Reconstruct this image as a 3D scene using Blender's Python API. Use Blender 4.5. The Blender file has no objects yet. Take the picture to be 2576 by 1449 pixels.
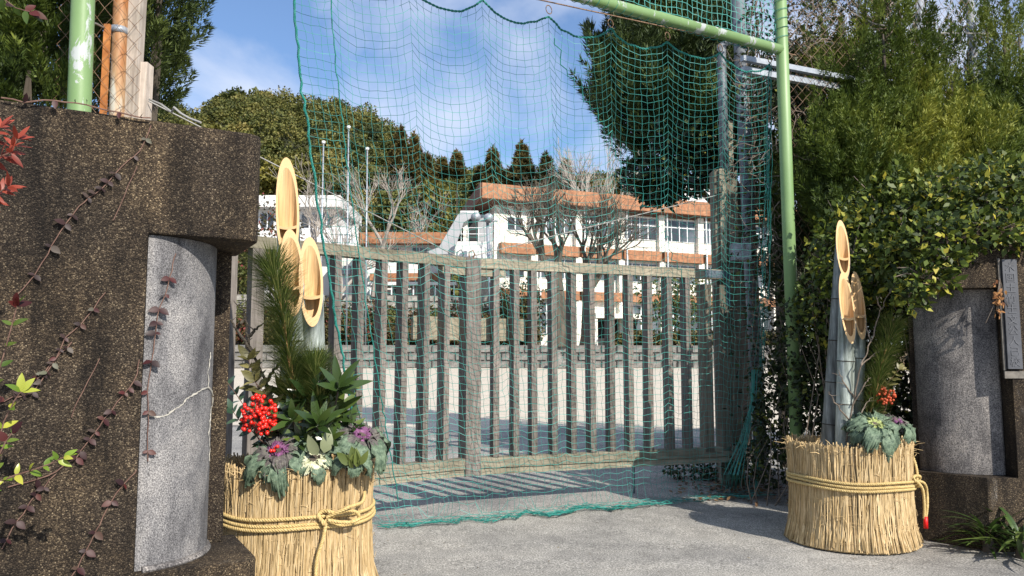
import bpy, bmesh, math, random
import numpy as np
from mathutils import Vector, Matrix
R = math.radians
random.seed(7); rng = np.random.default_rng(7)
scene = bpy.context.scene
col = scene.collection
# ------------------------------------------------------------ camera
F = 2004.0; CX, CY = 1288.0, 724.5; TH = math.atan(190/2004); HC = 1.4; SL = 0.023
cam = bpy.data.cameras.new('camera'); camo = bpy.data.objects.new('camera', cam); col.objects.link(camo)
cam.sensor_width = 36; cam.lens = F/2576*36; cam.clip_start = .05; cam.clip_end = 3000
camo.location = (0, 0, HC); camo.rotation_euler = (math.pi/2+TH, 0, 0)
scene.camera = camo
# ------------------------------------------------------------ sky, sun, exposure
SUN_AZ = R(37)      # to the right of straight behind the camera
SUN_EL = R(36)
world = bpy.data.worlds.new('World'); scene.world = world; world.use_nodes = True
wn = world.node_tree.nodes; wl = world.node_tree.links; wn.clear()
wo = wn.new('ShaderNodeOutputWorld'); bg = wn.new('ShaderNodeBackground'); sky = wn.new('ShaderNodeTexSky')
sky.sky_type = 'NISHITA'; sky.sun_disc = False; sky.sun_elevation = SUN_EL
sky.sun_rotation = math.pi - SUN_AZ
sky.air_density = 1.2; sky.dust_density = .4; sky.ozone_density = 2.5
tc = wn.new('ShaderNodeTexCoord'); mp = wn.new('ShaderNodeMapping')
mp.inputs['Scale'].default_value = (1.5, 1.6, 2.3); mp.inputs['Rotation'].default_value = (.35, .5, .3)
nz = wn.new('ShaderNodeTexNoise'); nz.inputs['Scale'].default_value = 2.5; nz.inputs['Detail'].default_value = 9
nz.inputs['Roughness'].default_value = .52; nz.inputs['Distortion'].default_value = .25
cr = wn.new('ShaderNodeValToRGB'); cr.color_ramp.elements[0].position = .40; cr.color_ramp.elements[0].color = (.05, .05, .05, 1)
cr.color_ramp.elements[1].position = .62; cr.color_ramp.elements[1].color = (.92, .92, .92, 1)
mx = wn.new('ShaderNodeMix'); mx.data_type = 'RGBA'
mx.inputs['B'].default_value = (6.2, 6.7, 7.9, 1)
wl.new(tc.outputs['Generated'], mp.inputs['Vector']); wl.new(mp.outputs[0], nz.inputs['Vector'])
wl.new(nz.outputs['Fac'], cr.inputs['Fac']); wl.new(cr.outputs['Color'], mx.inputs['Factor'])
tint = wn.new('ShaderNodeMix'); tint.data_type = 'RGBA'; tint.blend_type = 'MULTIPLY'; tint.inputs['Factor'].default_value = 1; tint.inputs['B'].default_value = (.82, .97, 1.18, 1)
wl.new(sky.outputs[0], tint.inputs['A']); wl.new(tint.outputs['Result'], mx.inputs['A']); wl.new(mx.outputs['Result'], bg.inputs['Color'])
bg.inputs['Strength'].default_value = .10
wl.new(bg.outputs[0], wo.inputs['Surface'])
sun = bpy.data.lights.new('sun', 'SUN'); suno = bpy.data.objects.new('sun', sun); col.objects.link(suno)
sun.energy = 5.0; sun.angle = R(.5); sun.color = (1, .93, .82)
suno.rotation_euler = (math.pi/2-SUN_EL, 0, SUN_AZ); suno.location = (20, -25, 30)
vs = scene.view_settings; vs.view_transform = 'Standard'; vs.look = 'None'; vs.gamma = 1; vs.use_curve_mapping = False
vs.exposure = .46
scene.render.engine = 'CYCLES'; scene.cycles.max_bounces = 6; scene.cycles.diffuse_bounces = 3
scene.cycles.use_denoising = True
try: scene.cycles.denoiser = 'OPENIMAGEDENOISE'
except Exception: pass

# ------------------------------------------------------------ pixel helpers (photo view 2576 x 1449)
_CT, _ST = math.cos(TH), math.sin(TH)
def ray(x, y):
    dx = (x-CX)/F; dy = (CY-y)/F
    return dx, _CT-dy*_ST, _ST+dy*_CT
def at(x, y, Y):
    dx, wy, wz = ray(x, y); k = Y/wy
    return Vector((dx*k, Y, HC+wz*k))
def gz(Y): return SL*min(max(Y, -12), 50)
def grd(x, y, up=0):
    dx, wy, wz = ray(x, y); k = (HC-up)/(SL*wy-wz)
    return Vector((dx*k, wy*k, SL*wy*k+up))
def plane_hit(x, y, O, n):      # ray through a photo point onto a plane
    d = Vector(ray(x, y)); C = Vector((0, 0, HC))
    return C+d*((Vector(O)-C).dot(n)/d.dot(n))

# ------------------------------------------------------------ object helpers
def link(name, me, mat=None, parent=None, smooth=False):
    o = bpy.data.objects.new(name, me); col.objects.link(o)
    if mat is not None and not me.materials: me.materials.append(mat)
    if smooth: me.polygons.foreach_set('use_smooth', np.ones(len(me.polygons), bool))
    if parent is not None:
        o.parent = parent; o.matrix_parent_inverse = parent_inv(parent)
    return o
def parent_inv(p):
    m = Matrix.Translation(p.location)
    if p.parent is not None and p.type != 'EMPTY': m = Matrix.Translation(p.parent.location) @ Matrix.Translation(-p.parent.location)
    return m.inverted()
def tag(o, label, cat, group=None, kind=None):
    if label: o['label'] = label
    if cat: o['category'] = cat
    if group: o['group'] = group
    if kind: o['kind'] = kind
    return o
def thing(name, label, cat, loc, group=None):
    o = bpy.data.objects.new(name, None); col.objects.link(o); o.location = loc; o.empty_display_size = .1
    return tag(o, label, cat, group)
def struct(o): o['kind'] = 'structure'; return o
def stuff(o): o['kind'] = 'stuff'; return o

class MB:
    def __init__(s): s.v = []; s.f = []
    def add(s, vs, fs):
        n = len(s.v); s.v += [tuple(p) for p in vs]; s.f += [tuple(n+i for i in f) for f in fs]
    def box(s, c, size, ax=None):            # centre, full size, optional axes (3 vectors)
        ex, ey, ez = ax or (Vector((1,0,0)), Vector((0,1,0)), Vector((0,0,1)))
        c = Vector(c); a, b, h = [q/2 for q in size]
        vs = [c+ex*i*a+ey*j*b+ez*k*h for i in (-1,1) for j in (-1,1) for k in (-1,1)]
        s.add(vs, [(0,1,3,2),(4,6,7,5),(0,4,5,1),(2,3,7,6),(0,2,6,4),(1,5,7,3)]); return s
    def prism(s, poly, z0, z1):              # plan polygon, counter-clockwise
        n = len(poly)
        vs = [(p[0],p[1],z0) for p in poly]+[(p[0],p[1],z1) for p in poly]
        s.add(vs, [tuple(range(n-1,-1,-1)), tuple(range(n,2*n))]+[(i,(i+1)%n,n+(i+1)%n,n+i) for i in range(n)]); return s
    def extr(s, pts, d):                     # planar polygon of 3-D points pushed along d
        n = len(pts); d = Vector(d); pts = [Vector(p) for p in pts]
        s.add(pts+[p+d for p in pts], [tuple(range(n)), tuple(range(2*n-1,n-1,-1))]+[(i,n+i,n+(i+1)%n,(i+1)%n) for i in range(n)]); return s
    def tube(s, pts, rad, k=6, cap=True):
        pts = [Vector(p) for p in pts]; n = len(pts)
        rr = rad if hasattr(rad, '__len__') else [rad]*n
        t0 = (pts[1]-pts[0]).normalized(); ref = Vector((0,0,1)) if abs(t0.z) < .9 else Vector((1,0,0))
        u = t0.cross(ref).normalized(); base = len(s.v)
        for i, p in enumerate(pts):
            t = (pts[min(i+1,n-1)]-pts[max(i-1,0)])
            if t.length < 1e-9: t = t0
            t = t.normalized(); u = (u-t*u.dot(t))
            u = u.normalized() if u.length > 1e-6 else t.orthogonal().normalized()
            w = t.cross(u)
            for j in range(k):
                a = 2*math.pi*j/k; s.v.append(tuple(p+(u*math.cos(a)+w*math.sin(a))*rr[i]))
        for i in range(n-1):
            for j in range(k):
                a = base+i*k+j; b = base+i*k+(j+1)%k; s.f.append((a, b, b+k, a+k))
        if cap:
            s.f.append(tuple(base+j for j in range(k-1,-1,-1))); s.f.append(tuple(base+(n-1)*k+j for j in range(k)))
        return s
    def mesh(s, name='mesh'):
        me = bpy.data.meshes.new(name); me.from_pydata(s.v, [], s.f); me.update(); return me
    def build(s, name, mat, parent=None, smooth=False):
        return link(name, s.mesh(name), mat, parent, smooth)

def fast_mesh(name, V, k):                   # V: (n*k,3) loose k-gons
    V = np.asarray(V, np.float32).reshape(-1, 3); n = len(V)//k
    me = bpy.data.meshes.new(name); me.vertices.add(n*k); me.vertices.foreach_set('co', V.ravel())
    me.loops.add(n*k); me.loops.foreach_set('vertex_index', np.arange(n*k, dtype=np.int32))
    me.polygons.add(n); me.polygons.foreach_set('loop_start', np.arange(0, n*k, k, dtype=np.int32))
    try: me.polygons.foreach_set('loop_total', np.full(n, k, np.int32))
    except Exception: pass
    me.update(calc_edges=True); return me
def unit(a): return a/np.maximum(np.linalg.norm(a, axis=-1, keepdims=True), 1e-9)
def leaf_verts(P, D, N, L, W, k=4, wide=.45):
    P = np.asarray(P); n = len(P); D = unit(D); S = unit(np.cross(D, N)); Nn = np.cross(S, D)
    L = np.broadcast_to(np.asarray(L, float), (n,))[:, None]; W = np.broadcast_to(np.asarray(W, float), (n,))[:, None]
    if k == 3: return np.stack([P-S*W/2, P+S*W/2, P+D*L], 1)
    return np.stack([P, P+D*L*wide+S*W/2+Nn*W*.12, P+D*L, P+D*L*wide-S*W/2+Nn*W*.12], 1)
def rdir(n): return unit(rng.normal(size=(n, 3)))

def cluster_leaves(C, rad, n, L, W, up=.35, flat=.8, k=4, nr=.55):   # broad-leaf clumps: leaves in the outer shell of lumps
    C = np.asarray(C, float); m = len(C); rad = np.broadcast_to(np.asarray(rad, float), (m,))
    idx = np.repeat(np.arange(m), n); O = rdir(m*n)
    r = rad[idx]*(.45+.55*rng.random(m*n)**.5)
    P = C[idx]+O*r[:, None]*np.array([1, 1, flat])
    D = unit(O*.6+rdir(m*n)*.8+np.array([0, 0, -.1])); N = unit(O+np.array([0, 0, up])+rdir(m*n)*nr)
    s = .7+.6*rng.random(m*n)
    return leaf_verts(P, D, N, L*s, W*s, k)
def plume_leaves(PL, n, L, W, spread=.55, k=3):              # conifer plumes: (p0, dir, length, radius)
    p0 = np.array([p[0] for p in PL], float); d = unit(np.array([p[1] for p in PL], float))
    ln = np.array([p[2] for p in PL], float); R0 = np.array([p[3] for p in PL], float); m = len(PL)
    i = np.repeat(np.arange(m), n); t = rng.random(m*n)**.85
    rad = unit(np.cross(d[i], rdir(m*n))); prof = np.sin(np.clip(t*.93+.07, 0, 1)**.6*math.pi)**.7*.9+.1*(1-t)
    bend = np.array([0, 0, 1.])*(t**2)[:, None]*ln[i][:, None]*.15
    P = p0[i]+d[i]*(t*ln[i])[:, None]+bend+rad*(R0[i]*prof*(.5+.5*rng.random(m*n)))[:, None]
    D = unit(d[i]*.9+rad*spread+rdir(m*n)*.35+np.array([0, 0, .25])); N = unit(rad+rdir(m*n)*.6)
    s = .6+.8*rng.random(m*n)
    return leaf_verts(P, D, N, L*s, W*s, k)

# ------------------------------------------------------------ materials
def nodes(name):
    m = bpy.data.materials.new(name); m.use_nodes = True; nt = m.node_tree
    return m, nt, nt.nodes, nt.links, nt.nodes['Principled BSDF']
def ramp(n, stops):
    r = n.new('ShaderNodeValToRGB'); e = r.color_ramp.elements
    while len(e) < len(stops): e.new(.5)
    for q, (p, c) in zip(e, stops): q.position = p; q.color = (*c, 1)
    return r
def coords(n, l, scale=(1,1,1), kind='Object'):
    t = n.new('ShaderNodeTexCoord'); m = n.new('ShaderNodeMapping'); m.inputs['Scale'].default_value = scale
    l.new(t.outputs[kind], m.inputs['Vector']); return m.outputs[0]
def noise(n, l, vec, scale, detail=5, rough=.6, dist=0):
    q = n.new('ShaderNodeTexNoise'); q.inputs['Scale'].default_value = scale; q.inputs['Detail'].default_value = detail
    q.inputs['Roughness'].default_value = rough; q.inputs['Distortion'].default_value = dist
    l.new(vec, q.inputs['Vector']); return q.outputs['Fac']
def mixc(n, l, fac, a, b, mode='MIX'):
    q = n.new('ShaderNodeMix'); q.data_type = 'RGBA'; q.blend_type = mode
    for key, v in (('Factor', fac), ('A', a), ('B', b)):
        if isinstance(v, (int, float)): q.inputs[key].default_value = v
        elif isinstance(v, tuple): q.inputs[key].default_value = (*v, 1)
        else: l.new(v, q.inputs[key])
    return q.outputs['Result']
def bump(n, l, b, h, strength=.4, dist=.01):
    q = n.new('ShaderNodeBump'); q.inputs['Strength'].default_value = strength; q.inputs['Distance'].default_value = dist
    l.new(h, q.inputs['Height']); l.new(q.outputs[0], b.inputs['Normal'])
def pmat(name, stops, scale=8, rough=.7, bmp=.3, bdist=.01, stretch=(1,1,1), detail=6, metal=0, spec=.4, fine=None):
    m, nt, n, l, b = nodes(name); v = coords(n, l, stretch)
    f = noise(n, l, v, scale, detail); r = ramp(n, stops); l.new(f, r.inputs['Fac']); c = r.outputs['Color']
    if fine:
        g = noise(n, l, v, fine, 3, .7); r2 = ramp(n, [(.3, (.62,.62,.62)), (.7, (1.25,1.25,1.25))]); l.new(g, r2.inputs['Fac'])
        c = mixc(n, l, 1.0, c, r2.outputs['Color'], 'MULTIPLY')
    l.new(c, b.inputs['Base Color']); b.inputs['Roughness'].default_value = rough
    b.inputs['Metallic'].default_value = metal; b.inputs['Specular IOR Level'].default_value = spec
    if bmp: bump(n, l, b, f, bmp, bdist)
    return m
def leafmat(name, stops, rough=.5, trans=.25, patch=0, spec=.3):
    m, nt, n, l, b = nodes(name); g = n.new('ShaderNodeNewGeometry')
    r = ramp(n, stops); src = g.outputs['Random Per Island']
    if patch:
        v = coords(n, l); f = noise(n, l, v, patch, 2); q = n.new('ShaderNodeMath'); q.operation = 'MULTIPLY_ADD'
        q.inputs[1].default_value = .38; l.new(src, q.inputs[0])
        q2 = n.new('ShaderNodeMath'); q2.operation = 'MULTIPLY_ADD'; q2.inputs[1].default_value = 2.3; q2.inputs[2].default_value = -.84
        l.new(f, q2.inputs[0]); l.new(q2.outputs[0], q.inputs[2]); src = q.outputs[0]
    l.new(src, r.inputs['Fac']); l.new(r.outputs['Color'], b.inputs['Base Color'])
    b.inputs['Roughness'].default_value = rough; b.inputs['Specular IOR Level'].default_value = spec
    if trans:
        t = n.new('ShaderNodeBsdfTranslucent'); l.new(r.outputs['Color'], t.inputs['Color'])
        mx = n.new('ShaderNodeMixShader'); mx.inputs[0].default_value = trans
        l.new(b.outputs[0], mx.inputs[1]); l.new(t.outputs[0], mx.inputs[2]); l.new(mx.outputs[0], n['Material Output'].inputs['Surface'])
    return m
def leafobj(name, stops, rough=.4, trans=.2, spec=.4):   # leaves that are objects: tint by object
    m = leafmat(name, stops, rough, trans, 0, spec); n = m.node_tree.nodes; l = m.node_tree.links
    oi = n.new('ShaderNodeObjectInfo'); r = [q for q in n if q.type == 'VALTORGB'][0]
    l.new(oi.outputs['Random'], r.inputs['Fac']); return m
def flat(name, c, rough=.6, metal=0, spec=.4, var=.12, scale=20, bmp=0):
    lo = tuple(q*(1-var) for q in c); hi = tuple(min(1, q*(1+var)) for q in c)
    return pmat(name, [(.3, lo), (.7, hi)], scale, rough, bmp, .005, metal=metal, spec=spec)
M = {}
# washed-pebble concrete of the gate walls
def aggregate(name, light=1.0):
    m, nt, n, l, b = nodes(name); v = coords(n, l)
    vo = n.new('ShaderNodeTexVoronoi'); vo.inputs['Scale'].default_value = 205; l.new(v, vo.inputs['Vector'])
    sep = n.new('ShaderNodeSeparateColor'); l.new(vo.outputs['Color'], sep.inputs[0])
    peb = ramp(n, [(0, (.026,.021,.018)), (.5, (.058,.047,.039)), (.8, (.11,.09,.07)), (.93, (.17,.142,.11)), (1, (.32,.28,.22))])
    l.new(sep.outputs[0], peb.inputs['Fac'])
    ed = ramp(n, [(.25, (1,1,1)), (.66, (.5,.48,.45))]); 
    sc = n.new('ShaderNodeMath'); sc.operation = 'MULTIPLY'; sc.inputs[1].default_value = 1.1; l.new(vo.outputs['Distance'], sc.inputs[0]); l.new(sc.outputs[0], ed.inputs['Fac'])
    c = mixc(n, l, 1.0, peb.outputs['Color'], ed.outputs['Color'], 'MULTIPLY')
    # weathering: dark lichen, pale lime runs, ochre patches
    vs_ = coords(n, l, (3.2, 3.2, .8)); st = noise(n, l, vs_, 2.2, 6, .65, .4)
    dk = ramp(n, [(.36, (.34,.33,.33)), (.66, (1.35,1.3,1.2))]); l.new(st, dk.inputs['Fac'])
    c = mixc(n, l, 1.0, c, dk.outputs['Color'], 'MULTIPLY')
    lo = noise(n, l, v, 1.7, 4, .6); lr = ramp(n, [(.45, (1,1,1)), (.72, (1.9,1.8,1.55))]); l.new(lo, lr.inputs['Fac'])
    c = mixc(n, l, 1.0, c, lr.outputs['Color'], 'MULTIPLY')
    wn_ = noise(n, l, coords(n, l, (5,5,1.2)), 1.5, 4, .6); wr = ramp(n, [(.66, (0,0,0)), (.78, (.55,.55,.55))]); l.new(wn_, wr.inputs['Fac'])
    gr = noise(n, l, v, 160, 2); gr2 = ramp(n, [(.45, (.05,.045,.04)), (.6, (.5,.48,.45))]); l.new(gr, gr2.inputs['Fac'])
    c = mixc(n, l, wr.outputs['Color'], c, gr2.outputs['Color'])
    c = mixc(n, l, 1.0, c, (light*.86, light*.84, light*.82), 'MULTIPLY')
    l.new(c, b.inputs['Base Color']); b.inputs['Roughness'].default_value = .85; b.inputs['Specular IOR Level'].default_value = .25
    inv = n.new('ShaderNodeMath'); inv.operation = 'SUBTRACT'; inv.inputs[0].default_value = 1; l.new(vo.outputs['Distance'], inv.inputs[1])
    bump(n, l, b, inv.outputs[0], .9, .006); return m
M['aggregate'] = aggregate('washed_pebble')
def smoothcon(name, tone, crack=.75, sp=260, warm=1.0):
    m, nt, n, l, b = nodes(name); v = coords(n, l)
    f = noise(n, l, v, sp, 2, .8); r = ramp(n, [(.34, (.06*tone,.06*tone,.065*tone)), (.5, (.30*tone,.30*tone,.31*tone)), (.68, (.62*tone,.62*tone,.62*tone))]); l.new(f, r.inputs['Fac'])
    g = noise(n, l, coords(n, l, (1,1,.5)), 5.5, 8, .68, .6); r2 = ramp(n, [(.34, (.34,.34,.37)), (.5, (.88,.88,.9)), (.66, (1.45,1.42,1.38))]); l.new(g, r2.inputs['Fac'])
    c = mixc(n, l, 1.0, r.outputs['Color'], r2.outputs['Color'], 'MULTIPLY')
    wv = n.new('ShaderNodeTexVoronoi'); wv.feature = 'DISTANCE_TO_EDGE'; wv.inputs['Scale'].default_value = 2.3
    dv = n.new('ShaderNodeMapping'); l.new(v, dv.inputs['Vector'])
    nn = n.new('ShaderNodeTexNoise'); nn.inputs['Scale'].default_value = 9; l.new(v, nn.inputs['Vector'])
    ad = n.new('ShaderNodeVectorMath'); ad.operation = 'MULTIPLY_ADD'; l.new(nn.outputs['Color'], ad.inputs[0]); ad.inputs[1].default_value = (.14,.14,.14); l.new(dv.outputs[0], ad.inputs[2])
    l.new(ad.outputs[0], wv.inputs['Vector'])
    ck = ramp(n, [(0, (1,1,1)), (.012, (.0,.0,.0))]); l.new(wv.outputs['Distance'], ck.inputs['Fac'])
    gate = noise(n, l, v, 2.1, 2); g3 = ramp(n, [(.46, (0,0,0)), (.56, (crack,crack,crack))]); l.new(gate, g3.inputs['Fac'])
    cf = mixc(n, l, 1.0, ck.outputs['Color'], g3.outputs['Color'], 'MULTIPLY')
    c = mixc(n, l, cf, c, (.66,.62,.54)); c = mixc(n, l, 1.0, c, (1.0, .5+.5*warm, warm), 'MULTIPLY')
    l.new(c, b.inputs['Base Color']); b.inputs['Roughness'].default_value = .8; bump(n, l, b, f, .35, .002); return m
M['cement'] = smoothcon('smooth_cement', .56, 0, 210, .95)
M['cement_dark'] = smoothcon('stained_cement', .50, 0, 130, .86)
def asphalt():
    m, nt, n, l, b = nodes('worn_asphalt'); v = coords(n, l)
    f = noise(n, l, v, 95, 3, .75); r = ramp(n, [(.34, (.11,.108,.103)), (.5, (.29,.282,.265)), (.64, (.56,.54,.505))]); l.new(f, r.inputs['Fac'])
    g = noise(n, l, v, .7, 7, .62, .5); r2 = ramp(n, [(.32, (.58,.58,.59)), (.5, (.95,.94,.92)), (.68, (1.16,1.13,1.08))]); l.new(g, r2.inputs['Fac'])
    c = mixc(n, l, 1.0, r.outputs['Color'], r2.outputs['Color'], 'MULTIPLY')
    g4 = noise(n, l, v, 6, 5, .7); r4 = ramp(n, [(.35, (.82,.82,.82)), (.65, (1.1,1.1,1.1))]); l.new(g4, r4.inputs['Fac'])
    c = mixc(n, l, 1.0, c, r4.outputs['Color'], 'MULTIPLY')
    l.new(c, b.inputs['Base Color']); b.inputs['Roughness'].default_value = .88; b.inputs['Specular IOR Level'].default_value = .3
    bump(n, l, b, f, .5, .006); return m
M['asphalt'] = asphalt()
M['sand'] = pmat('schoolyard_sand', [(.3, (.46,.41,.33)), (.7, (.60,.54,.45))], 1.2, .95, .3, .01, (1,3,1), fine=40)
M['soil'] = pmat('soil', [(.3, (.10,.075,.05)), (.7, (.2,.16,.11))], 3, .95, .4, .02, fine=30)
def woodmat(name, a, b_, grain=(1,1,.06), dirt=(.5,.5,.5)):
    m, nt, n, l, b = nodes(name); v = coords(n, l, grain)
    f = noise(n, l, v, 55, 6, .65, .6); r = ramp(n, [(.3, a), (.7, b_)]); l.new(f, r.inputs['Fac'])
    g = noise(n, l, coords(n, l), 3.5, 4); r2 = ramp(n, [(.35, (.7,.7,.66)), (.7, (1.15,1.13,1.1))]); l.new(g, r2.inputs['Fac'])
    c = mixc(n, l, 1.0, r.outputs['Color'], r2.outputs['Color'], 'MULTIPLY')
    oi = n.new('ShaderNodeObjectInfo'); r3 = ramp(n, [(0, (.78,.78,.77)), (1, (1.15,1.12,1.1))]); l.new(oi.outputs['Random'], r3.inputs['Fac'])
    c = mixc(n, l, 1.0, c, r3.outputs['Color'], 'MULTIPLY')
    l.new(c, b.inputs['Base Color']); b.inputs['Roughness'].default_value = .85; b.inputs['Specular IOR Level'].default_value = .2
    bump(n, l, b, f, .5, .004); return m
M['wood'] = woodmat('weathered_wood', (.105,.094,.088), (.275,.252,.24))
M['wood_rail'] = woodmat('weathered_rail_wood', (.18,.165,.13), (.37,.345,.275), (.06,.06,1))
M['wood_pale'] = woodmat('pale_grey_timber', (.36,.31,.28), (.62,.56,.51))
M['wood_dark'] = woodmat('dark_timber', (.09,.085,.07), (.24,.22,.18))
def greenpaint(name, chip=.66):
    m, nt, n, l, b = nodes(name); v = coords(n, l, (1,1,.5))
    f = noise(n, l, v, 2.4, 5); r = ramp(n, [(.3, (.135,.235,.085)), (.7, (.21,.33,.14))]); l.new(f, r.inputs['Fac'])
    g = noise(n, l, coords(n, l, (1,1,.35)), 7, 7, .7, .4); q = ramp(n, [(chip, (0,0,0)), (chip+.03, (1,1,1))]); l.new(g, q.inputs['Fac'])
    c = mixc(n, l, q.outputs['Color'], r.outputs['Color'], (.42,.45,.44))
    l.new(c, b.inputs['Base Color']); b.inputs['Roughness'].default_value = .48; bump(n, l, b, g, .12, .003); return m
M['green'] = greenpaint('flaking_green_paint')
M['green_chipped'] = greenpaint('chipped_green_paint', .56)
M['galv'] = pmat('galvanised_steel', [(.3, (.24,.27,.31)), (.7, (.42,.45,.49))], 14, .45, .05, .003, metal=.35)
M['galv_old'] = pmat('dull_steel_pole', [(.3, (.075,.085,.10)), (.7, (.19,.215,.24))], 10, .6, .1, .003, metal=.2)
M['rustpipe'] = pmat('rusting_pipe', [(.36, (.33,.13,.04)), (.5, (.42,.27,.15)), (.6, (.55,.56,.5))], 5, .6, .2, .004, (1,1,.25), metal=.1)
M['rust'] = pmat('rusty_steel', [(.3, (.30,.10,.025)), (.7, (.55,.23,.07))], 12, .8, .3, .004)
M['wire'] = flat('steel_wire', (.30,.29,.28), .5, .5)
M['wire_rust'] = pmat('rusty_wire', [(.3, (.12,.06,.03)), (.7, (.3,.2,.13))], 20, .7, 0)
M['cable'] = flat('pale_cable', (.34,.33,.31), .6)
M['net'] = flat('green_net_cord', (.05,.27,.235), .55, var=.3, scale=2)
M['rope_green'] = flat('green_border_rope', (.018,.19,.16), .6, var=.35, scale=60)
M['straw'] = None
# ============================================================ setting
mb = MB()
xs = [-400,-60,-20,-8,-4,0,4,8,20,60,400]; ys = [-12,0,10,20,30,40,50,120,300,900]
vs_ = [(x, y, gz(y)-.012) for y in ys for x in xs]; nx = len(xs)
mb.add(vs_, [(j*nx+i, j*nx+i+1, (j+1)*nx+i+1, (j+1)*nx+i) for j in range(len(ys)-1) for i in range(nx-1)])
struct(mb.build('ground', M['soil']))
mb = MB(); n = 30     # road of worn asphalt up to and through the gate, ragged inner end
pl = [(-9,-11),(9,-11),(9,5.0),(4.6,5.2),(2.9,6.1),(1.9,7.9)]
pl += [(x, 13.6+.5*math.sin(x*2.1)+random.uniform(-.15,.15)) for x in np.linspace(7,-6,n)]
pl += [(-6,4.0)]
bm = bmesh.new(); f = bm.faces.new([bm.verts.new((x, y, gz(y))) for x, y in pl]); bmesh.ops.triangulate(bm, faces=[f])
me = bpy.data.meshes.new('road'); bm.to_mesh(me); bm.free(); struct(link('road', me, M['asphalt']))
mb = MB(); ys = np.linspace(8.2, 50, 12)
mb.add([(x, y, gz(y)-.005) for y in ys for x in (-40, 40)], [(2*j, 2*j+1, 2*j+3, 2*j+2) for j in range(11)])
struct(mb.build('schoolyard', M['sand']))

# ============================================================ left gate wall (pebble-faced, with a smooth column set in a niche)
LO = Vector((-1.05, 3.3, 0)); LE = Vector((math.cos(R(29)), math.sin(R(29)), 0)); LN = Vector((-LE.y, LE.x, 0))
ZB, ZC, ZT = .61, 1.91, 2.365
wall = thing('gate_wall', 'dark pebble-faced concrete gate wall overgrown by red creeper beside the tall bamboo decoration', 'wall', LO)
bm = bmesh.new()
out = [(-3.2,-.3),(.03,-.3),(.03,ZB),(-.43,ZB),(-.43,ZC),(0,ZC),(0,ZT),(-3.2,ZT)]
fv = [bm.verts.new(LO+LE*s+Vector((0,0,z))) for s, z in out]
f = bm.faces.new(fv); ext = bmesh.ops.extrude_face_region(bm, geom=[f])
for v in ext['geom']:
    if isinstance(v, bmesh.types.BMVert): v.co += LN*.56
bmesh.ops.recalc_face_normals(bm, faces=bm.faces[:])
big = [e for e in bm.edges if abs(e.verts[0].co.z-e.verts[1].co.z) > .3 and all((v.co-LO).dot(LE) > -.05 and abs((v.co-LO).dot(LN)) < .01 for v in e.verts)]
bmesh.ops.bevel(bm, geom=big, offset=.075, segments=5, affect='EDGES', profile=.5)
sharp = [e for e in bm.edges if len(e.link_faces) == 2 and e.calc_face_angle(0) > .9]
bmesh.ops.bevel(bm, geom=sharp, offset=.011, segments=2, affect='EDGES', profile=.6)
me = bpy.data.meshes.new('wall_body'); bm.to_mesh(me); bm.free(); link('wall_body', me, M['aggregate'], wall)
mb = MB(); c = LO+LE*(-.235)+LN*.515
mb.box((c.x, c.y, (ZB+ZC)/2), (.38, .20, ZC-ZB-.006), (LE, LN, Vector((0,0,1)))); mb.build('back_slab', M['aggregate'], wall)
# column: quarter ellipse in plan
prof = [(-.427, .405)]+[(-.427+.31*math.sin(a), .41-.385*math.cos(a)) for a in np.linspace(0, math.pi/2, 20)]
poly = [LO+LE*s+LN*d for s, d in prof]
mb = MB().prism([(p.x, p.y) for p in poly], ZB+.003, ZC-.003); mb.build('smooth_column', M['cement'], wall)
# pale filled crack wandering over the column
def col_at(x, y):
    best = None
    for a in np.linspace(0.0, 1.5, 300):
        p = LO+LE*(-.427+.313*math.sin(a))+LN*(.41-.3838*math.cos(a)); px = CX+F*(p.x/(p.y*_CT+0*_ST)) if 0 else None
        d = ray(x, y); e = abs(p.x/p.y-d[0]/d[1])
        if best is None or e < best[0]: best = (e, p, d)
    p, d = best[1], best[2]; return Vector((p.x, p.y, HC+d[2]*p.y/d[1]))
for path in ([(368,1047),(395,1049),(420,1044),(437,1030),(455,1019),(470,1003),(490,990),(508,980),(524,974),(533,985),(538,1000)], [(524,974),(522,940),(527,905),(530,880)], [(538,1000),(531,1025),(527,1060),(525,1095),(527,1130),(525,1165)]):
    fine = []
    for (x0,y0), (x1,y1) in zip(path, path[1:]):
        for i in range(5): fine.append((x0+(x1-x0)*i/5+random.uniform(-1.3,1.3), y0+(y1-y0)*i/5+random.uniform(-1.3,1.3)))
    W = [col_at(*q) for q in fine]
    rb = MB(); k_ = .55 if len(path) < 8 else 1; V = []
    for q in range(len(W)):
        tn = (W[min(q+1,len(W)-1)]-W[max(q-1,0)]).normalized(); on = -LN+LE*.5; sd_ = tn.cross(on).normalized(); hw_ = random.uniform(.0012,.0042)*k_; V += [W[q]+sd_*hw_+on*.0028, W[q]-sd_*hw_+on*.0028]
    rb.add(V, [(2*q, 2*q+1, 2*q+3, 2*q+2) for q in range(len(W)-1)])
    rb.build('crack_filler', flat('crack_filler', (.42,.40,.35), .9, var=.2, scale=50), wall)
# mortar fillet where the column meets the base
mb = MB(); pts = [LO+LE*(s)+LN*(d-.012)+Vector((0,0,ZB+.006)) for s, d in prof[2:]]; mb.tube(pts, .016, 6); mb.build('mortar_fillet', M['cement_dark'], wall)

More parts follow.
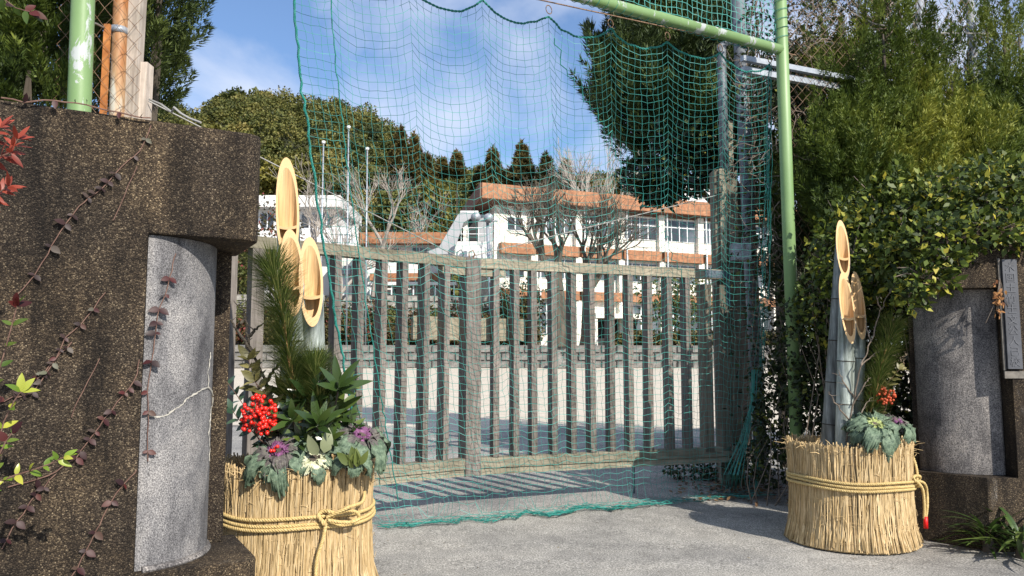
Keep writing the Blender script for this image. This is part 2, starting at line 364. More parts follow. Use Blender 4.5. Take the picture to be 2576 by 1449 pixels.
# ============================================================ right gate pillar
PB = (3.17, 6.36)
pil = thing('gate_pillar', 'stained pebble-faced gate pillar with a rounded grey cement panel and dark name plaque', 'pillar', (3.3, 5.8, 0))
A = (2.93, 5.93); B = (3.25, 5.55); NX = 3.46; fy = lambda x: 5.55-.05*(x-3.25)
mb = MB(); z0 = -.1
mb.prism([(NX, fy(NX)), (5.6, fy(5.6)), (5.6, 6.35), (NX, 6.35)], z0, ZT)
mb.prism([A, B, (NX, fy(NX)), (NX, 6.35), PB], z0, .62)
mb.prism([(2.90, 5.60), (NX, fy(NX)), (NX, 6.35), PB], 1.93, ZT)
mb.prism([(2.985, 6.0), (NX, 6.0), (NX, 6.345), (3.165, 6.345)], .622, 1.928)
mb.build('pillar_body', M['aggregate'], pil)
prof = [(3.02+.42*(1-math.cos(a)) , 5.998-.335*math.sin(a)) for a in np.linspace(0, math.pi/2, 22)]
mb = MB().prism([(x, y) for x, y in prof]+[(NX-.004, prof[-1][1]+.01), (NX-.004, 5.998)], .623, 1.927); mb.build('cement_panel', M['cement_dark'], pil)
# name plaque with engraved vertical writing (as far as it can be read)
pc = plane_hit(2541, 790, (3.5, fy(3.5), 0), Vector((.05, 1, 0)).normalized())
PW, PH = .098, .76
mat_pl = pmat('dark_slate_plaque', [(.3, (.035,.037,.045)), (.7, (.085,.09,.105))], 9, .5, .1, .002, spec=.5)
plq = MB(); ex = Vector((1,-.05,0)).normalized(); ey = Vector((.05,1,0)).normalized()
plq.box(pc-ey*.014, (PW, .03, PH), (ex, ey, Vector((0,0,1)))); pq = plq.build('name_plaque', mat_pl, pil)
mb = MB(); 
for sx in (-1,): mb.box(pc+ex*sx*(PW/2+.012)-ey*.004, (.013, .014, PH+.02), (ex, ey, Vector((0,0,1))))
mb.box(pc-Vector((0,0,PH/2+.04))-ey*.004, (PW+.03, .013, .05), (ex, ey, Vector((0,0,1)))); mb.build('plaque_mortar', flat('pale_mortar', (.17,.155,.135), .9, var=.3, scale=30), pil)
mat_ch = flat('engraved_edge', (.10,.104,.118), .6)
for i, ch in enumerate('木国土竹士文公人己校'):
    cu = bpy.data.curves.new('letter', 'FONT'); cu.body = ch; cu.size = .07; cu.align_x = 'CENTER'; cu.align_y = 'CENTER'; cu.extrude = .0008; cu.resolution_u = 2
    t = bpy.data.objects.new('letter_tmp', cu); col.objects.link(t)
    dg = bpy.context.evaluated_depsgraph_get(); me = bpy.data.meshes.new_from_object(t.evaluated_get(dg)); bpy.data.objects.remove(t)
    o = link('engraved_letter', me, mat_ch); o.parent = pq
    p = pc-ey*.0315+Vector((0, 0, PH/2-.06-i*.073))
    o.matrix_basis = Matrix.Translation(p) @ Matrix((( ex.x,0,-ey.x,0),(ex.y,0,-ey.y,0),(0,1,0,0),(0,0,0,1)))

# ============================================================ wooden gate, two leaves
GY = 7.02; GC = at(1184, 650, GY); ZG = GC.z
def leafdir(x, y, Y0, base):
    Yl = Y0*(915-650)/(915-y); p = at(x, y, Yl); d = Vector((p.x-base.x, p.y-base.y, 0)); return d.normalized(), d.length
DL, _ = leafdir(810, 612, GY, GC); DR, LR = leafdir(1835, 682, GY, GC)
def along(x, base, d):       # distance along a leaf (seen in plan) for a photo column
    a = (x-CX)/F*1.0; a = ray(x, 800)[0]/ray(x, 800)[1]
    return (a*base.y-base.x)/(d.x-a*d.y)
Zu = Vector((0,0,1)); zbot = at(1190, 1195, GY).z
def gate_leaf(label, d, xs, end, first):
    inn = Vector((-d.y, d.x, 0)); inn = inn if inn.y > 0 else -inn
    th = thing('gate_leaf', label, 'gate', (GC.x, GC.y, gz(GC.y)), 'wooden gate leaves')
    T = [abs(along(x, GC, d)) for x in xs]; n = len(xs)
    ex = d if d.x > 0 else -d; ax = (ex, inn, Zu)
    zt, zb = ZG, zbot
    L0, L1 = first, end
    mid = GC+d*((L0+L1)/2); mid.z = 0
    MB().box(mid+Zu*(zt-.045), (L1-L0, .10, .09), ax).build('top_rail', M['wood_rail'], th)
    MB().box(mid+Zu*(zb+.105), (L1-L0, .10, .09), ax).build('bottom_rail', M['wood_rail'], th)
    MB().box(mid+Zu*(zb+.029)+inn*.006, (L1-L0, .085, .055), ax).build('kick_board', M['wood_rail'], th)
    zz0, zz1 = zb+.151, zt-.091
    me = MB().box((0,0,0), (.054, .108, zz1-zz0), ax).mesh('slat')
    for t in T:
        o = link('slat', me, M['wood'], th); p = GC+d*t; o.location = (p.x+random.uniform(-.006,.006), p.y+.0, (zz0+zz1)/2)
        o.rotation_euler = (0, random.uniform(-.004,.004), random.uniform(-.03,.03))
    # meeting stile and its lock boards
    p = GC+d*.042; MB().box((p.x, p.y, (zb+zt)/2-.002), (.08, .115, zt-zb), ax).build('meeting_stile', M['wood'], th)
    p = GC+d*.30+inn*.075; MB().box((p.x, p.y, at(1180, 828, GY+.05).z), (.50, .035, .2), ax).build('lock_board', M['wood_rail'], th)
    p = GC+d*.20-inn*.0; MB().box((p.x, p.y, zt-.125), (.235, .07, .065), ax).build('corner_block', M['wood_rail'], th)
    return th, T, inn, ax
gl, TL, innL, axL = gate_leaf('weathered wooden slat gate leaf whose far end passes behind the tall bamboo decoration', DL, [1117,1066,1011,957,901,843,785,724], abs(along(560, GC, DL)), .0)
MB()
gr, TR, innR, axR = gate_leaf('weathered wooden slat gate leaf hinged at the shaded timber gate post', DR, list(np.linspace(1244,1725,11)), abs(along(1842, GC, DR)), .0)
# end post of the left leaf and its hinge stile
for x, w in ((641, .095), (579, .05)):
    p = GC+DL*abs(along(x, GC, DL)); MB().box((p.x, p.y, (zbot+ZG)/2-.046), (w, .10, ZG-zbot-.09), axL).build('end_stile', M['wood'], gl)
for x in (1772, 1815):
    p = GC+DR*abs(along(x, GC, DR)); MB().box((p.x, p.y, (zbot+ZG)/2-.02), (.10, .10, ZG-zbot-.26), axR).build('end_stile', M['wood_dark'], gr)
p = GC+DR*abs(along(1800, GC, DR)); p.z = ZG-.045; MB().box(p-innR*.053, (.30, .008, .075), axR).box(p-innR*.053+axR[0]*.12-Zu*.17, (.05,.0085,.28), axR).build('hinge_strap', pmat('blued_hinge', [(.3,(.04,.06,.08)),(.7,(.15,.2,.25))], 40, .5, .2, metal=.5), gr)
# gate drop bolts that carry the leaves
for d, th, par in ((DL, abs(along(955, GC, DL)), gl), (DR, abs(along(1600, GC, DR)), gr), (DL, 2.2, gl)):
    p = GC+d*th; inn = Vector((-d.y, d.x, 0)); inn = inn if inn.y > 0 else -inn; p = p+inn*.09
    MB().tube([(p.x, p.y, zbot+.3), (p.x, p.y, gz(p.y))], .012, 8).build('drop_bolt', M['galv_old'], par)
# cables bracing the gate
def cable(name, label, pts, r, mat, cat='cable', group=None):
    o = MB().tube(pts, r, 5).build(name, mat); tag(o, label, cat, group); return o
a = at(1152, 643, 6.60); b = at(660, 396, 5.9)
bx = at(1152, 643, 6.6)
cable('brace_cable', 'thin pale cable running from gate centre up past the dark pebble wall', [at(1152,646,GY-.05), at(374,254,4.72)], .005, M['cable'])
cable('brace_cable', 'thin pale cable rising from gate centre to the timber gate post', [at(1182,646,GY-.03), at(1800,492,8.05)], .0045, M['cable'])
for x, y in ((1142,632),(1120,615)): pass
MB().tube([at(1150,648,GY-.06), at(1150,634,GY-.06), at(1160,628,GY-.06), at(1166,640,GY-.06), at(1160,650,GY-.06)], .006, 5).build('eye_bolt', M['galv_old'], gl)
MB().tube([at(1180,648,GY-.04), at(1180,634,GY-.04), at(1190,630,GY-.04), at(1194,640,GY-.04), at(1190,650,GY-.04)], .006, 5).build('eye_bolt', M['wire_rust'], gr)
# gate posts on the right
Yp = 8.2; p = at(1833, 1000, Yp)
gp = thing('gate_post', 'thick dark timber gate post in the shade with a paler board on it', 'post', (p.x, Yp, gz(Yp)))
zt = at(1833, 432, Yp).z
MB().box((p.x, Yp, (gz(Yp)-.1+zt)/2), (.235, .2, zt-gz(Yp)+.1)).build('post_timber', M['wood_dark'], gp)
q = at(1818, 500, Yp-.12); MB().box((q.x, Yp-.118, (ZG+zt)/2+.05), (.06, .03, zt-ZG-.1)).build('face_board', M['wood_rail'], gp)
p = at(1846, 900, 8.5); zt = at(1846, 306, 8.5).z
o = MB().box((p.x, 8.5, (gz(8)-.1+zt)/2), (.085, .085, zt-gz(8)+.1)).build('timber_pole', M['wood_rail']); tag(o, 'slim pale timber pole standing close behind the thick gate post', 'pole')
Yu = 8.8; p0 = at(1895, 900, Yu)
up_ = thing('utility_pole', 'grey steel pole with dry vines climbing it and an arm bracket', 'pole', (p0.x, Yu, gz(Yu)))
MB().tube([(p0.x+.06, Yu, gz(Yu)-.1), (p0.x, Yu, 2.5), (p0.x-.07, Yu, 6.2)], .075, 12).build('shaft', M['galv_old'], up_, True)
MB().tube([at(1815,115,Yu-.5)+Vector((0,0,-1.6)), at(1815,115,Yu-.5), at(1845,98,Yu-.3), at(1880,88,Yu)], .05, 8).build('arm_bracket', M['galv_old'], up_, True)
bxp = at(1862, 635, 8.02); o = thing('meter_box', 'small pale grey metal box fixed beside the gate post', 'box', bxp)
MB().box(bxp, (.19, .14, .17)).build('case', M['galv'], o); MB().box(bxp+Vector((0,-.075,0)), (.165, .012, .145)).build('lid', M['galv'], o)
MB().box(bxp+Vector((-.06,.12,0)), (.05, .12, .04)).build('bracket', M['galv_old'], o)

# ============================================================ green pipe frame
Yr = 7.0; pr = at(2005, 1060, Yr); jr = at(1992, 127, Yr)
frame_l = (-2.33, 4.3); 
fr = thing('pipe_gantry', 'green painted steel pipe gantry standing over the gate', 'gantry', (pr.x, Yr, gz(Yr)))
MB().tube([(pr.x-.005, Yr, gz(Yr)-.1), (pr.x-.02, Yr, 3), (pr.x-.03, Yr, 7.0)], .055, 16).build('post', M['green'], fr, True)
pl1 = at(209, 0, 4.3); pl0 = at(200, 255, 4.3)
MB().tube([(pl0.x-.0, 4.3, gz(4.3)-.1), (pl0.x, 4.3, pl0.z), (pl1.x, 4.3, pl1.z), (pl1.x+.02, 4.3, 7)], .061, 18).build('post', M['green_chipped'], fr, True)
zj = jr.z
MB().tube([(pl1.x, 4.3, zj+.0), (pr.x-.02, Yr, zj)], .047, 14).build('crossbar', M['green_chipped'], fr, True)

# ============================================================ net hanging from rings on a wire
wr = at(1985, 152, 7.2); zw = wr.z
def wire_Y(x, y):
    lo, hi = 3., 9.
    for _ in range(40):
        m_ = (lo+hi)/2
        if at(x, y, m_).z < zw: lo = m_
        else: hi = m_
    return lo
wl_ = at(1350, 8, wire_Y(1350, 8)); wd = Vector((wl_.x-wr.x, wl_.y-wr.y, 0)).normalized()
def wire_at(x):
    a = ray(x, 300)[0]/ray(x, 300)[1]; t = (a*wr.y-wr.x)/(wd.x-a*wd.y); return wr+wd*t
wend = wr+wd*5.4
cable('net_wire', 'rusty steel wire carrying the rings of the green net', [wr+Vector((.03,-.1,.01)), wend], .0055, M['wire_rust'], 'wire')
ring_x = [1941,1815,1671,1515,1350,1185,1005,820]
RP = [wire_at(x) for x in ring_x]; step = sum((RP[i+1]-RP[i]).length for i in range(7))/7
RP = [RP[0]+wd*step*i for i in range(8)]; RP.append(RP[-1]+wd*step*.45)
net = thing('sports_net', 'green square-mesh sports net hung on wire rings in front of the gate', 'net', (0, 6.5, gz(6.5)))
tor = bpy.data.meshes.new('ring'); bm = bmesh.new()
nd = Vector((wd.x, wd.y, 0)); nn_ = 16
for i in range(nn_):
    for j in range(6):
        a = 2*math.pi*i/nn_; c = 2*math.pi*j/6; r = .034+.0042*math.cos(c)
        side = Vector((-nd.y, nd.x, 0)); pp = side*math.cos(a)*r*.3+nd*math.cos(a)*r*.95+Zu*math.sin(a)*r+side*.0042*math.sin(c); bm.verts.new(pp)
bm.verts.ensure_lookup_table()
for i in range(nn_):
    for j in range(6): bm.faces.new([bm.verts[i*6+j], bm.verts[((i+1)%nn_)*6+j], bm.verts[((i+1)%nn_)*6+(j+1)%6], bm.verts[i*6+(j+1)%6]])
bm.to_mesh(tor); bm.free()
for p in RP[:-1]:
    o = link('ring', tor, M['wire_rust'], net, True); o.location = p-Zu*.03
C9 = 10; ncol = C9*7+1+5; nrow = 74
bl = grd(925, 1342); br_ = grd(1922, 1247)
G = np.zeros((nrow, ncol, 3)); ph = rng.random(12)*6.28
top_len = []
for j in range(ncol):
    u = j/C9 if j <= 70 else 7+(j-70)/5*.45
    i = min(int(u), 7); fr_ = u-i if i < 7 else (u-7)/.45
    T = RP[i].lerp(RP[i+1], fr_); fr_ = min(max(fr_, 0), 1); sag = [.12,.09,.11,.13,.115,.14,.12,.1][i]*(4*fr_*(1-fr_))**.85*(1 if i < 7 else .3)
    uu = u/7.45
    Bt = br_.lerp(bl, uu); Bt = Bt+Vector((.02*math.sin(j*.9), .20+.10*uu+.03*math.sin(j*.5+1), 0))
    gb = gz(Bt.y)
    top = Vector((T.x, T.y, zw-.075-sag)); fold = .05*math.sin(2*math.pi*u)+.02*math.sin(j*.8)
    for k in range(nrow):
        s = k*.0585
        ztop = top.z-s
        h = top.z-gb; v = s/h
        if ztop > gb+.02:
            w = v**1.3
            p = top.lerp(Vector((Bt.x, Bt.y, top.z)), w); p.z = ztop+sag*.85*v**.9
            p += Vector((LN.x, LN.y, 0))*(-fold*math.sin(min(v*1.4,1)*math.pi)*1.1)
            p.z -= .0
            nrm = .014
            p += Vector((rng.normal()*.0045, rng.normal()*.006, rng.normal()*.004+.010*math.sin(j*1.7+k*.35)*v))
        else:
            e = s-(h-.02); q = Vector((math.sin(R(25)), -math.cos(R(25)), 0))
            p = Vector((Bt.x, Bt.y, 0))+q*e*.62+Vector((.03*math.sin(k*1.3+j*.7), .03*math.sin(k*2+j*1.1+2), 0)); p.z = gz(p.y)+.006+.02*abs(math.sin(j*.6+k*.9))
        G[k, j] = p
def strands(G, r, k=3):
    mbn = MB()
    for a in range(G.shape[0]): mbn.tube(G[a], r, k, False)
    return mbn
mbn = MB()
for k in range(1, nrow): mbn.tube(G[k], .0018, 3, False)
for j in range(1, ncol-1): mbn.tube(G[:, j], .0016, 3, False)
stuff(mbn.build('net_mesh', M['net'], net))
def rope2(pts, r, pitch=.05, strandsn=2, k=5, seg=None):
    pts = [Vector(p) for p in pts]; out = MB(); 
    # resample
    L = [0]; 
    for a, b in zip(pts, pts[1:]): L.append(L[-1]+(b-a).length)
    n = seg or max(8, int(L[-1]/(pitch/6))); P = []
    for i in range(n+1):
        s = L[-1]*i/n; k_ = max(0, min(len(pts)-2, int(np.searchsorted(L, s)-1))); d = (L[k_+1]-L[k_]) or 1e-9
        P.append(pts[k_].lerp(pts[k_+1], (s-L[k_])/d))
    for q in range(strandsn):
        S = []
        for i, p in enumerate(P):
            t = (P[min(i+1, n)]-P[max(i-1, 0)]).normalized(); u = t.cross(Zu if abs(t.z) < .95 else Vector((1,0,0))).normalized(); w = t.cross(u)
            a = 2*math.pi*(i/n*L[-1]/pitch)+2*math.pi*q/strandsn; S.append(p+(u*math.cos(a)+w*math.sin(a))*r*.55)
        out.tube(S, r*.62, k)
    return out
rope2([Vector(p) for p in G[0]], .0085, .06).build('border_rope', M['rope_green'], net)
rope2([Vector(p)+Vector((rng.normal()*.004, rng.normal()*.004, 0)) for p in G[:64, ncol-1]], .0085, .045, 3).build('border_rope', M['rope_green'], net)
rope2([Vector(p) for p in G[:66, 70]], .0045, .05, 3).build('border_rope', M['rope_green'], net)
for dx in (-.03, 0, .03): pass
mbn = MB()      # gathered right edge: a bunch of cords
for q in range(6):
    a = rng.random()*6.28; ph_ = rng.random()*6
    mbn.tube([Vector(G[k, 0])+Vector((.03*math.cos(a+k*.12)-.0*k, .03*math.sin(a+k*.12), 0))*(.35+.9*math.sin(min(k/60,1)*math.pi)) for k in range(68)], .003, 3, False)
mbn.build('edge_bunch', M['rope_green'], net)
mbn = MB()      # bunched hem on the ground
hem = [Vector(G[nrow-1, j]) for j in range(0, ncol)]
for q in range(26):
    a_ = int(rng.integers(0, ncol-8)); b_ = min(ncol, a_+int(rng.integers(6, 22)))
    mbn.tube([p+Vector((rng.normal()*.02, rng.normal()*.028, abs(rng.normal())*.012)) for p in hem[a_:b_]], .0032, 4)
mbn.build('hem_bunch', M['rope_green'], net)
mbn = MB()      # a gathered fold swept to one side near the ground
for q in range(12):
    x0, x1 = 1900+random.uniform(-9,9), 1838+random.uniform(-26,26)
    mbn.tube([at(x0, 930, 7.42), at(x0-4, 1010, 7.42)+Vector((0,random.uniform(-.02,.02),0)), at((x0*.55+x1*.45), 1110, 7.36)+Vector((0,random.uniform(-.03,.03),0)), at(x1+6, 1195, 7.3), grd(x1, 1236)+Zu*.02], .0026, 3)
mbn.build('gathered_fold', M['net'], net)
zig = MB(); js, ks = 41, 2; pts = []
for k in range(2, 34):
    pts.append(Vector(G[k, max(0, int(41-k*.72))])+Vector((0, -.004, 0)))
    pts.append(Vector(G[min(k+1, nrow-1), max(0, int(41-k*.72))])+Vector((0, -.004, 0)))
zig.tube(pts, .0045, 4).build('mending_cord', M['rope_green'], net)

# upper net above the crossbar, laced to it
un = thing('upper_net', 'green net stretched above the crossbar and laced to it with cord', 'net', (0, 5.5, zj))
a0 = Vector((pr.x-.06, Yr, zj+.06)); a1 = Vector((pl1.x+.08, 4.3, zj+.06)); nu, nv = 96, 24
U = np.array([[a0.lerp(a1, j/nu)+Vector((rng.normal()*.004, rng.normal()*.006, i*.06+rng.normal()*.004+.012*math.sin(j*.7))) for j in range(nu+1)] for i in range(nv)])
mbn = MB()
for i in range(nv): mbn.tube(U[i], .0024, 3, False)
for j in range(nu+1): mbn.tube(U[:, j], .0024, 3, False)
stuff(mbn.build('net_mesh', M['net'], un))
c0 = Vector((pr.x-.08, Yr, zj)); c1 = Vector((pl1.x+.08, 4.3, zj)); tdir = (c1-c0).normalized(); sdv = tdir.cross(Zu)
LL = (c1-c0).length; sp = [c0+tdir*LL*i/900+(sdv*math.cos(i/900*LL/.085*6.283)+Zu*math.sin(i/900*LL/.085*6.283))*.052 for i in range(901)]
MB().tube(sp, .003, 3).build('lacing_cord', M['rope_green'], un)
sp = [Vector((pr.x-.025, Yr, zj+.05+i*.0045))+Vector((math.cos(i*.33)*.062, math.sin(i*.33)*.062, 0)) for i in range(400)]
MB().tube(sp, .003, 3).build('lacing_cord', M['rope_green'], un)
mbn = MB()
for q in range(6): mbn.tube([Vector((pr.x-.075+rng.normal()*.012, Yr+rng.normal()*.012, zj+.02+i*.06)) for i in range(26)], .0032, 3)
mbn.build('edge_cords', M['rope_green'], un)

# ============================================================ chain-link fence on the right
FA = Vector((2.62, 7.45, 0)); FB = Vector((6.6, 9.2, 0)); FD = (FB-FA).normalized(); FL = (FB-FA).length
fen = thing('chain_link_fence', 'rusty chain-link fence overgrown by juniper behind the gate pillar', 'fence', (FA.x, FA.y, gz(FA.y)))
mbn = MB(); cw = .055; nz_ = int(5.6/cw); FN = Vector((-FD.y, FD.x, 0))
for i in range(int(FL/cw)):
    mbn.tube([FA+FD*(i*cw+(cw if (k+i) % 2 else 0))+FN*(.006 if k % 2 else -.006)+Zu*(.3+k*cw) for k in range(nz_)], .0022, 3, False)
stuff(mbn.build('wire_mesh', M['wire_rust'], fen))
zr = at(1890, 152, 7.3).z
mid = FA+FD*(FL/2-.25); MB().box((mid.x, mid.y, zr), (FL+.5, .05, .05), (FD, FN, Zu)).build('rail', M['galv'], fen)
MB().box((mid.x, mid.y+.06, zr-.085), (FL+.45, .06, .06), (FD, FN, Zu)).build('rail', M['galv'], fen)
pp = at(2335, 100, 8.25)
t = 0
for tt in (pp.x, 5.2):
    t = (tt-FA.x)/FD.x; q = FA+FD*t
    MB().tube([(q.x, q.y+.05, gz(8)), (q.x-.05, q.y+.05, 6.4)], .045, 12).build('fence_post', M['galv'], fen, True)
q = FA+FD*((pp.x-FA.x)/FD.x)
for dx in (-.075, .075): MB().tube([(q.x+dx, q.y+.0, 3.2), (q.x+dx-.04, q.y, 6.3)], .011, 6).build('conduit', M['galv'], fen)
MB().tube([at(2100,10,7.8), at(2200,60,7.9), at(2330,83,8.2), at(2576,85,8.9)], .006, 5).build('tension_wire', M['cable'], fen)

# ============================================================ posts behind the left wall
Yq = 4.65
o = thing('rusty_pipe', 'rust-streaked steel pipe with a clamp collar beside the pale timber post', 'pipe', at(296, 270, Yq)-Zu*(at(296,270,Yq).z-gz(Yq)))
pb = at(294, 275, Yq); pt = at(305, -20, Yq)
MB().tube([(pb.x, Yq, gz(Yq)-.1), pb, pt, (pt.x+.02, Yq, 5.5)], .043, 14).build('pipe', M['rustpipe'], o, True)
cl = at(299, 78, Yq); MB().tube([cl-Zu*.02, cl+Zu*.02], .05, 14).build('collar', M['galv'], o, True)
MB().tube([cl+Vector((-.05,0,.0)), at(240,58,4.4)], .006, 5).build('tie_wire', M['wire'], o)
pb = at(262, 270, Yq-.1); pt = at(268, 82, Yq-.1)
o = MB().box(((pb.x+pt.x)/2, Yq-.1, pt.z/2+.05), (.035, .02, pt.z)).build('angle_post', M['rust']); tag(o, 'narrow orange rusted fence post between green pole and rusty pipe', 'post')
lf = thing('fence_wire', 'short run of rusty chain-link wire between the green pole and rusted post', 'fence', at(245, 270, Yq-.2)-Zu*1.9)
mbn = MB(); 
xa, xb = at(180,150,Yq-.12).x, at(262,150,Yq-.12).x
for i in range(-2, 9):
    mbn.tube([(xa+(i+((k+i) % 2))*.045, Yq-.12+(.004 if k % 2 else -.004), .3+k*.055) for k in range(62)], .0018, 4, False)
mbn.build('wire_mesh', M['wire_rust'], lf)
pb = at(326, 280, Yq+.05); o = MB().box((pb.x+.005, Yq+.05, 2.6), (.078, .08, 5.3), (Vector((1,0,.0)), Vector((0,1,0)), Vector((.012,0,1)))).build('timber_post', M['wood_pale']); tag(o, 'tall pale weathered timber post behind the dark pebble wall', 'post')
pb = at(359, 280, Yq+.1); zt = at(359, 182, Yq+.1).z; o = MB().box((pb.x, Yq+.1, zt/2), (.072, .085, zt+.1)).build('timber_stub', M['wood_pale']); tag(o, 'short sawn-off timber post showing above the dark pebble wall', 'post')
cable('loose_wire', 'bent loose grey wire lying on top of the dark pebble wall', [at(376,250,4.4), at(405,262,4.2), at(432,282,4.0), at(438,270,3.95), at(455,285,3.9), at(478,298,3.85), at(505,308,3.8)], .006, M['cable'], 'wire')
# ============================================================ terraces beyond the yard
M['blockstone'] = pmat('grey_block_stone', [(.3, (.10,.10,.095)), (.7, (.27,.255,.235))], 1.6, .9, .4, .02, fine=9)
M['rubble'] = pmat('pale_rubble_stone', [(.3, (.19,.18,.16)), (.7, (.40,.38,.345))], 1.2, .9, .4, .03, fine=7)
M['mortar'] = flat('dark_joint', (.19,.18,.165), .95)
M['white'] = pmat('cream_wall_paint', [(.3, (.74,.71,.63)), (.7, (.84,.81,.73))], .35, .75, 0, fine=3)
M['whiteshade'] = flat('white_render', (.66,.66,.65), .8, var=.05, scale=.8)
M['grey'] = flat('grey_concrete_slab', (.36,.37,.39), .85, var=.12, scale=1)
M['orange'] = pmat('orange_tile_band', [(.35, (.29,.125,.06)), (.55, (.36,.165,.08)), (.72, (.42,.23,.125))], 1.8, .65, .2, .02, fine=5)
M['brown'] = flat('brown_fascia', (.13,.06,.04), .6)
M['frame'] = flat('white_window_frame', (.78,.8,.82), .5, var=.03)
def glassmat():
    m, nt, n, l, b = nodes('dark_window_glass'); v = coords(n, l); f = noise(n, l, v, .45, 3)
    r = ramp(n, [(.4, (.035,.042,.05)), (.62, (.13,.15,.17))]); l.new(f, r.inputs['Fac']); l.new(r.outputs['Color'], b.inputs['Base Color'])
    b.inputs['Roughness'].default_value = .12; b.inputs['Specular IOR Level'].default_value = .6; return m
M['glass'] = glassmat()
M['interior_shade'] = flat('painted_interior_shade', (.03,.03,.032), .9)  # near-black colour standing in for the shade inside openings
Yw = 48.5; ZY = gz(50); ZT1 = at(1288, 868, 49).z; ZT2 = at(800, 742, 56).z
def block_wall(name, label, x0, x1, y0, y1, z0, z1, bw, bh, mat, depth=.45):
    th = thing(name, label, 'wall', ((x0+x1)/2, (y0+y1)/2, z0))
    d = Vector((x1-x0, y1-y0, 0)); L = d.length; d.normalize(); nn = Vector((-d.y, d.x, 0))
    mid = Vector(((x0+x1)/2, (y0+y1)/2, (z0+z1)/2))
    MB().box(mid+nn*(depth/2+.05), (L, depth, z1-z0-.02), (d, nn, Zu)).build('backing', M['mortar'], th)
    rows = max(1, round((z1-z0)/bh)); bh = (z1-z0)/rows
    meshes = []
    for q in range(6):
        w, h = bw-.02, bh-.02; c = []
        for sx, sz in ((-1,-1),(1,-1),(1,1),(-1,1)): c.append((sx*w/2*random.uniform(.93,1), sz*h/2*random.uniform(.9,1)))
        m_ = MB(); fr_ = [d*(a*.86)+nn*(-.09+random.uniform(-.03,.02))+Zu*(b*.84) for a, b in c]; bk = [d*a+nn*.06+Zu*b for a, b in c]
        m_.add(fr_+bk, [(0,1,2,3)]+[(i, i+4, (i+1)%4+4, (i+1)%4) for i in range(4)]); me = m_.mesh('stone'); me.materials.append(mat); meshes.append(me)
    for r in range(rows):
        nb = int(L/bw); off = (r % 2)*bw/2
        for i in range(nb):
            o = link('stone', random.choice(meshes), None, th); p = Vector((x0, y0, 0))+d*(i*bw+off+bw*.25)
            o.location = (p.x, p.y, z0+(r+.5)*bh); o.scale = (1, 1, 1)
    return th
block_wall('terrace_wall', 'low dark grey block wall along the far edge of the schoolyard', -18, 20, 48.3, 50.2, ZY-.05, ZT1, .95, .42, M['blockstone'])
struct(MB().prism([(-60,48.9),(21,50.8),(60,52.5),(60,62),(-60,62)], ZY-.6, ZT1-.03).build('terrace', M['soil']))
block_wall('upper_terrace_wall', 'pale rubble wall below the white house and the low annex', -20, 2.0, 55.4, 57.0, ZT1-.05, ZT2, .95, .46, M['rubble'])
struct(MB().prism([(-70,55.6),(2,57.4),(2.2,75),(-70,75)], ZT1-.1, ZT2-.03).build('upper_terrace', M['soil']))
# concrete steps up from the yard
st = thing('garden_steps', 'small dark concrete steps in front of the low block wall', 'steps', (at(1418,915,47.8).x, 47.8, ZY))
for i in range(4): MB().box((at(1418,915,47.8).x+i*.18-.3, 47.9, ZY+.1+(3-i)*.15), (.18+.0, .9, .34*(4-i)*.55)).build('step', M['blockstone'], st)

# ============================================================ school building
BD = Vector((math.cos(R(21.7)), math.sin(R(21.7)), 0)); BN = Vector((BD.y, -BD.x, 0)); BX = (BD, -BN, Zu)   # BN points to the viewer
B0 = Vector((at(1243, 700, 58).x, 58, 0)); BL = 27.5
def bz(y, x=1250): return at(x, y, 58).z          # heights read at the near corner
def bt(x):                                         # distance along the facade for a photo column
    a = ray(x, 620)[0]/ray(x, 620)[1]; return (a*B0.y-B0.x)/(BD.x-a*BD.y)
zb = bz(872); Zr1, Zr0 = bz(471), bz(508); S2t, S2b = bz(611), bz(637); S3t, S3b = bz(727), bz(750)
sch = thing('school_building', 'long cream three-storey school building with orange tile bands', 'building', (B0.x, B0.y, zb))
def bbox(t0, t1, z0, z1, out, depth, name, mat, par=sch):
    c = B0+BD*((t0+t1)/2)+BN*(out-depth/2)+Zu*((z0+z1)/2); return MB().box(c, (t1-t0, depth, z1-z0), BX).build(name, mat, par)
bbox(.0, BL, zb-1, Zr0, 0, 8.0, 'wall', M['white'])
bbox(-1.35, BL+.5, Zr0, Zr1, 1.15, .35, 'roof_band', M['orange'])
r0 = B0+BD*(-1.3)+BN*.78
MB().extr([r0+Zu*(Zr1-.02), r0+Zu*(Zr0+.02), r0-BN*8.6+Zu*(Zr0-2.5), r0-BN*8.6+Zu*(Zr1-2.45)], BD*(BL+1.7)).build('roof_slab', M['brown'], sch)
c = B0+BD*(-1.36)+BN*(1.15); 
# brown gable fascia dropping away on the end wall
e0 = B0+BD*(-1.40)+BN*1.1
MB().extr([e0+Zu*Zr1, e0+Zu*Zr0, e0-BN*8.3+Zu*(Zr0-2.5), e0-BN*8.3+Zu*(Zr1-2.4)], BD*(-.12)).build('gable_fascia', M['brown'], sch)
segs = [(.35, 3.1), (3.35, 6.7), (6.95, 10.35), (10.6, 14.0), (14.25, 17.9), (18.15, 22.6), (22.9, BL)]
for z1, z0 in ((S2t, S2b), (S3t, S3b)):
    for a, b in segs: bbox(a, b, z0, z1, .55, .5, 'canopy_band', M['orange'])
pil_x = [1340, 1461, 1562, 1668, 1757]; PT = [bt(x) for x in pil_x]; dp = (PT[-1]-PT[0])/4
PT = [PT[0]+dp*i for i in range(8) if PT[0]+dp*i < BL-.4]
for z0, z1 in ((S2t+.02, Zr0-.02), (S3t+.02, S2b-.02), (zb-.5, S3b-.02)):
    for t in PT: bbox(t-.28, t+.28, z0, z1, .42, .4, 'pilaster', M['white'])
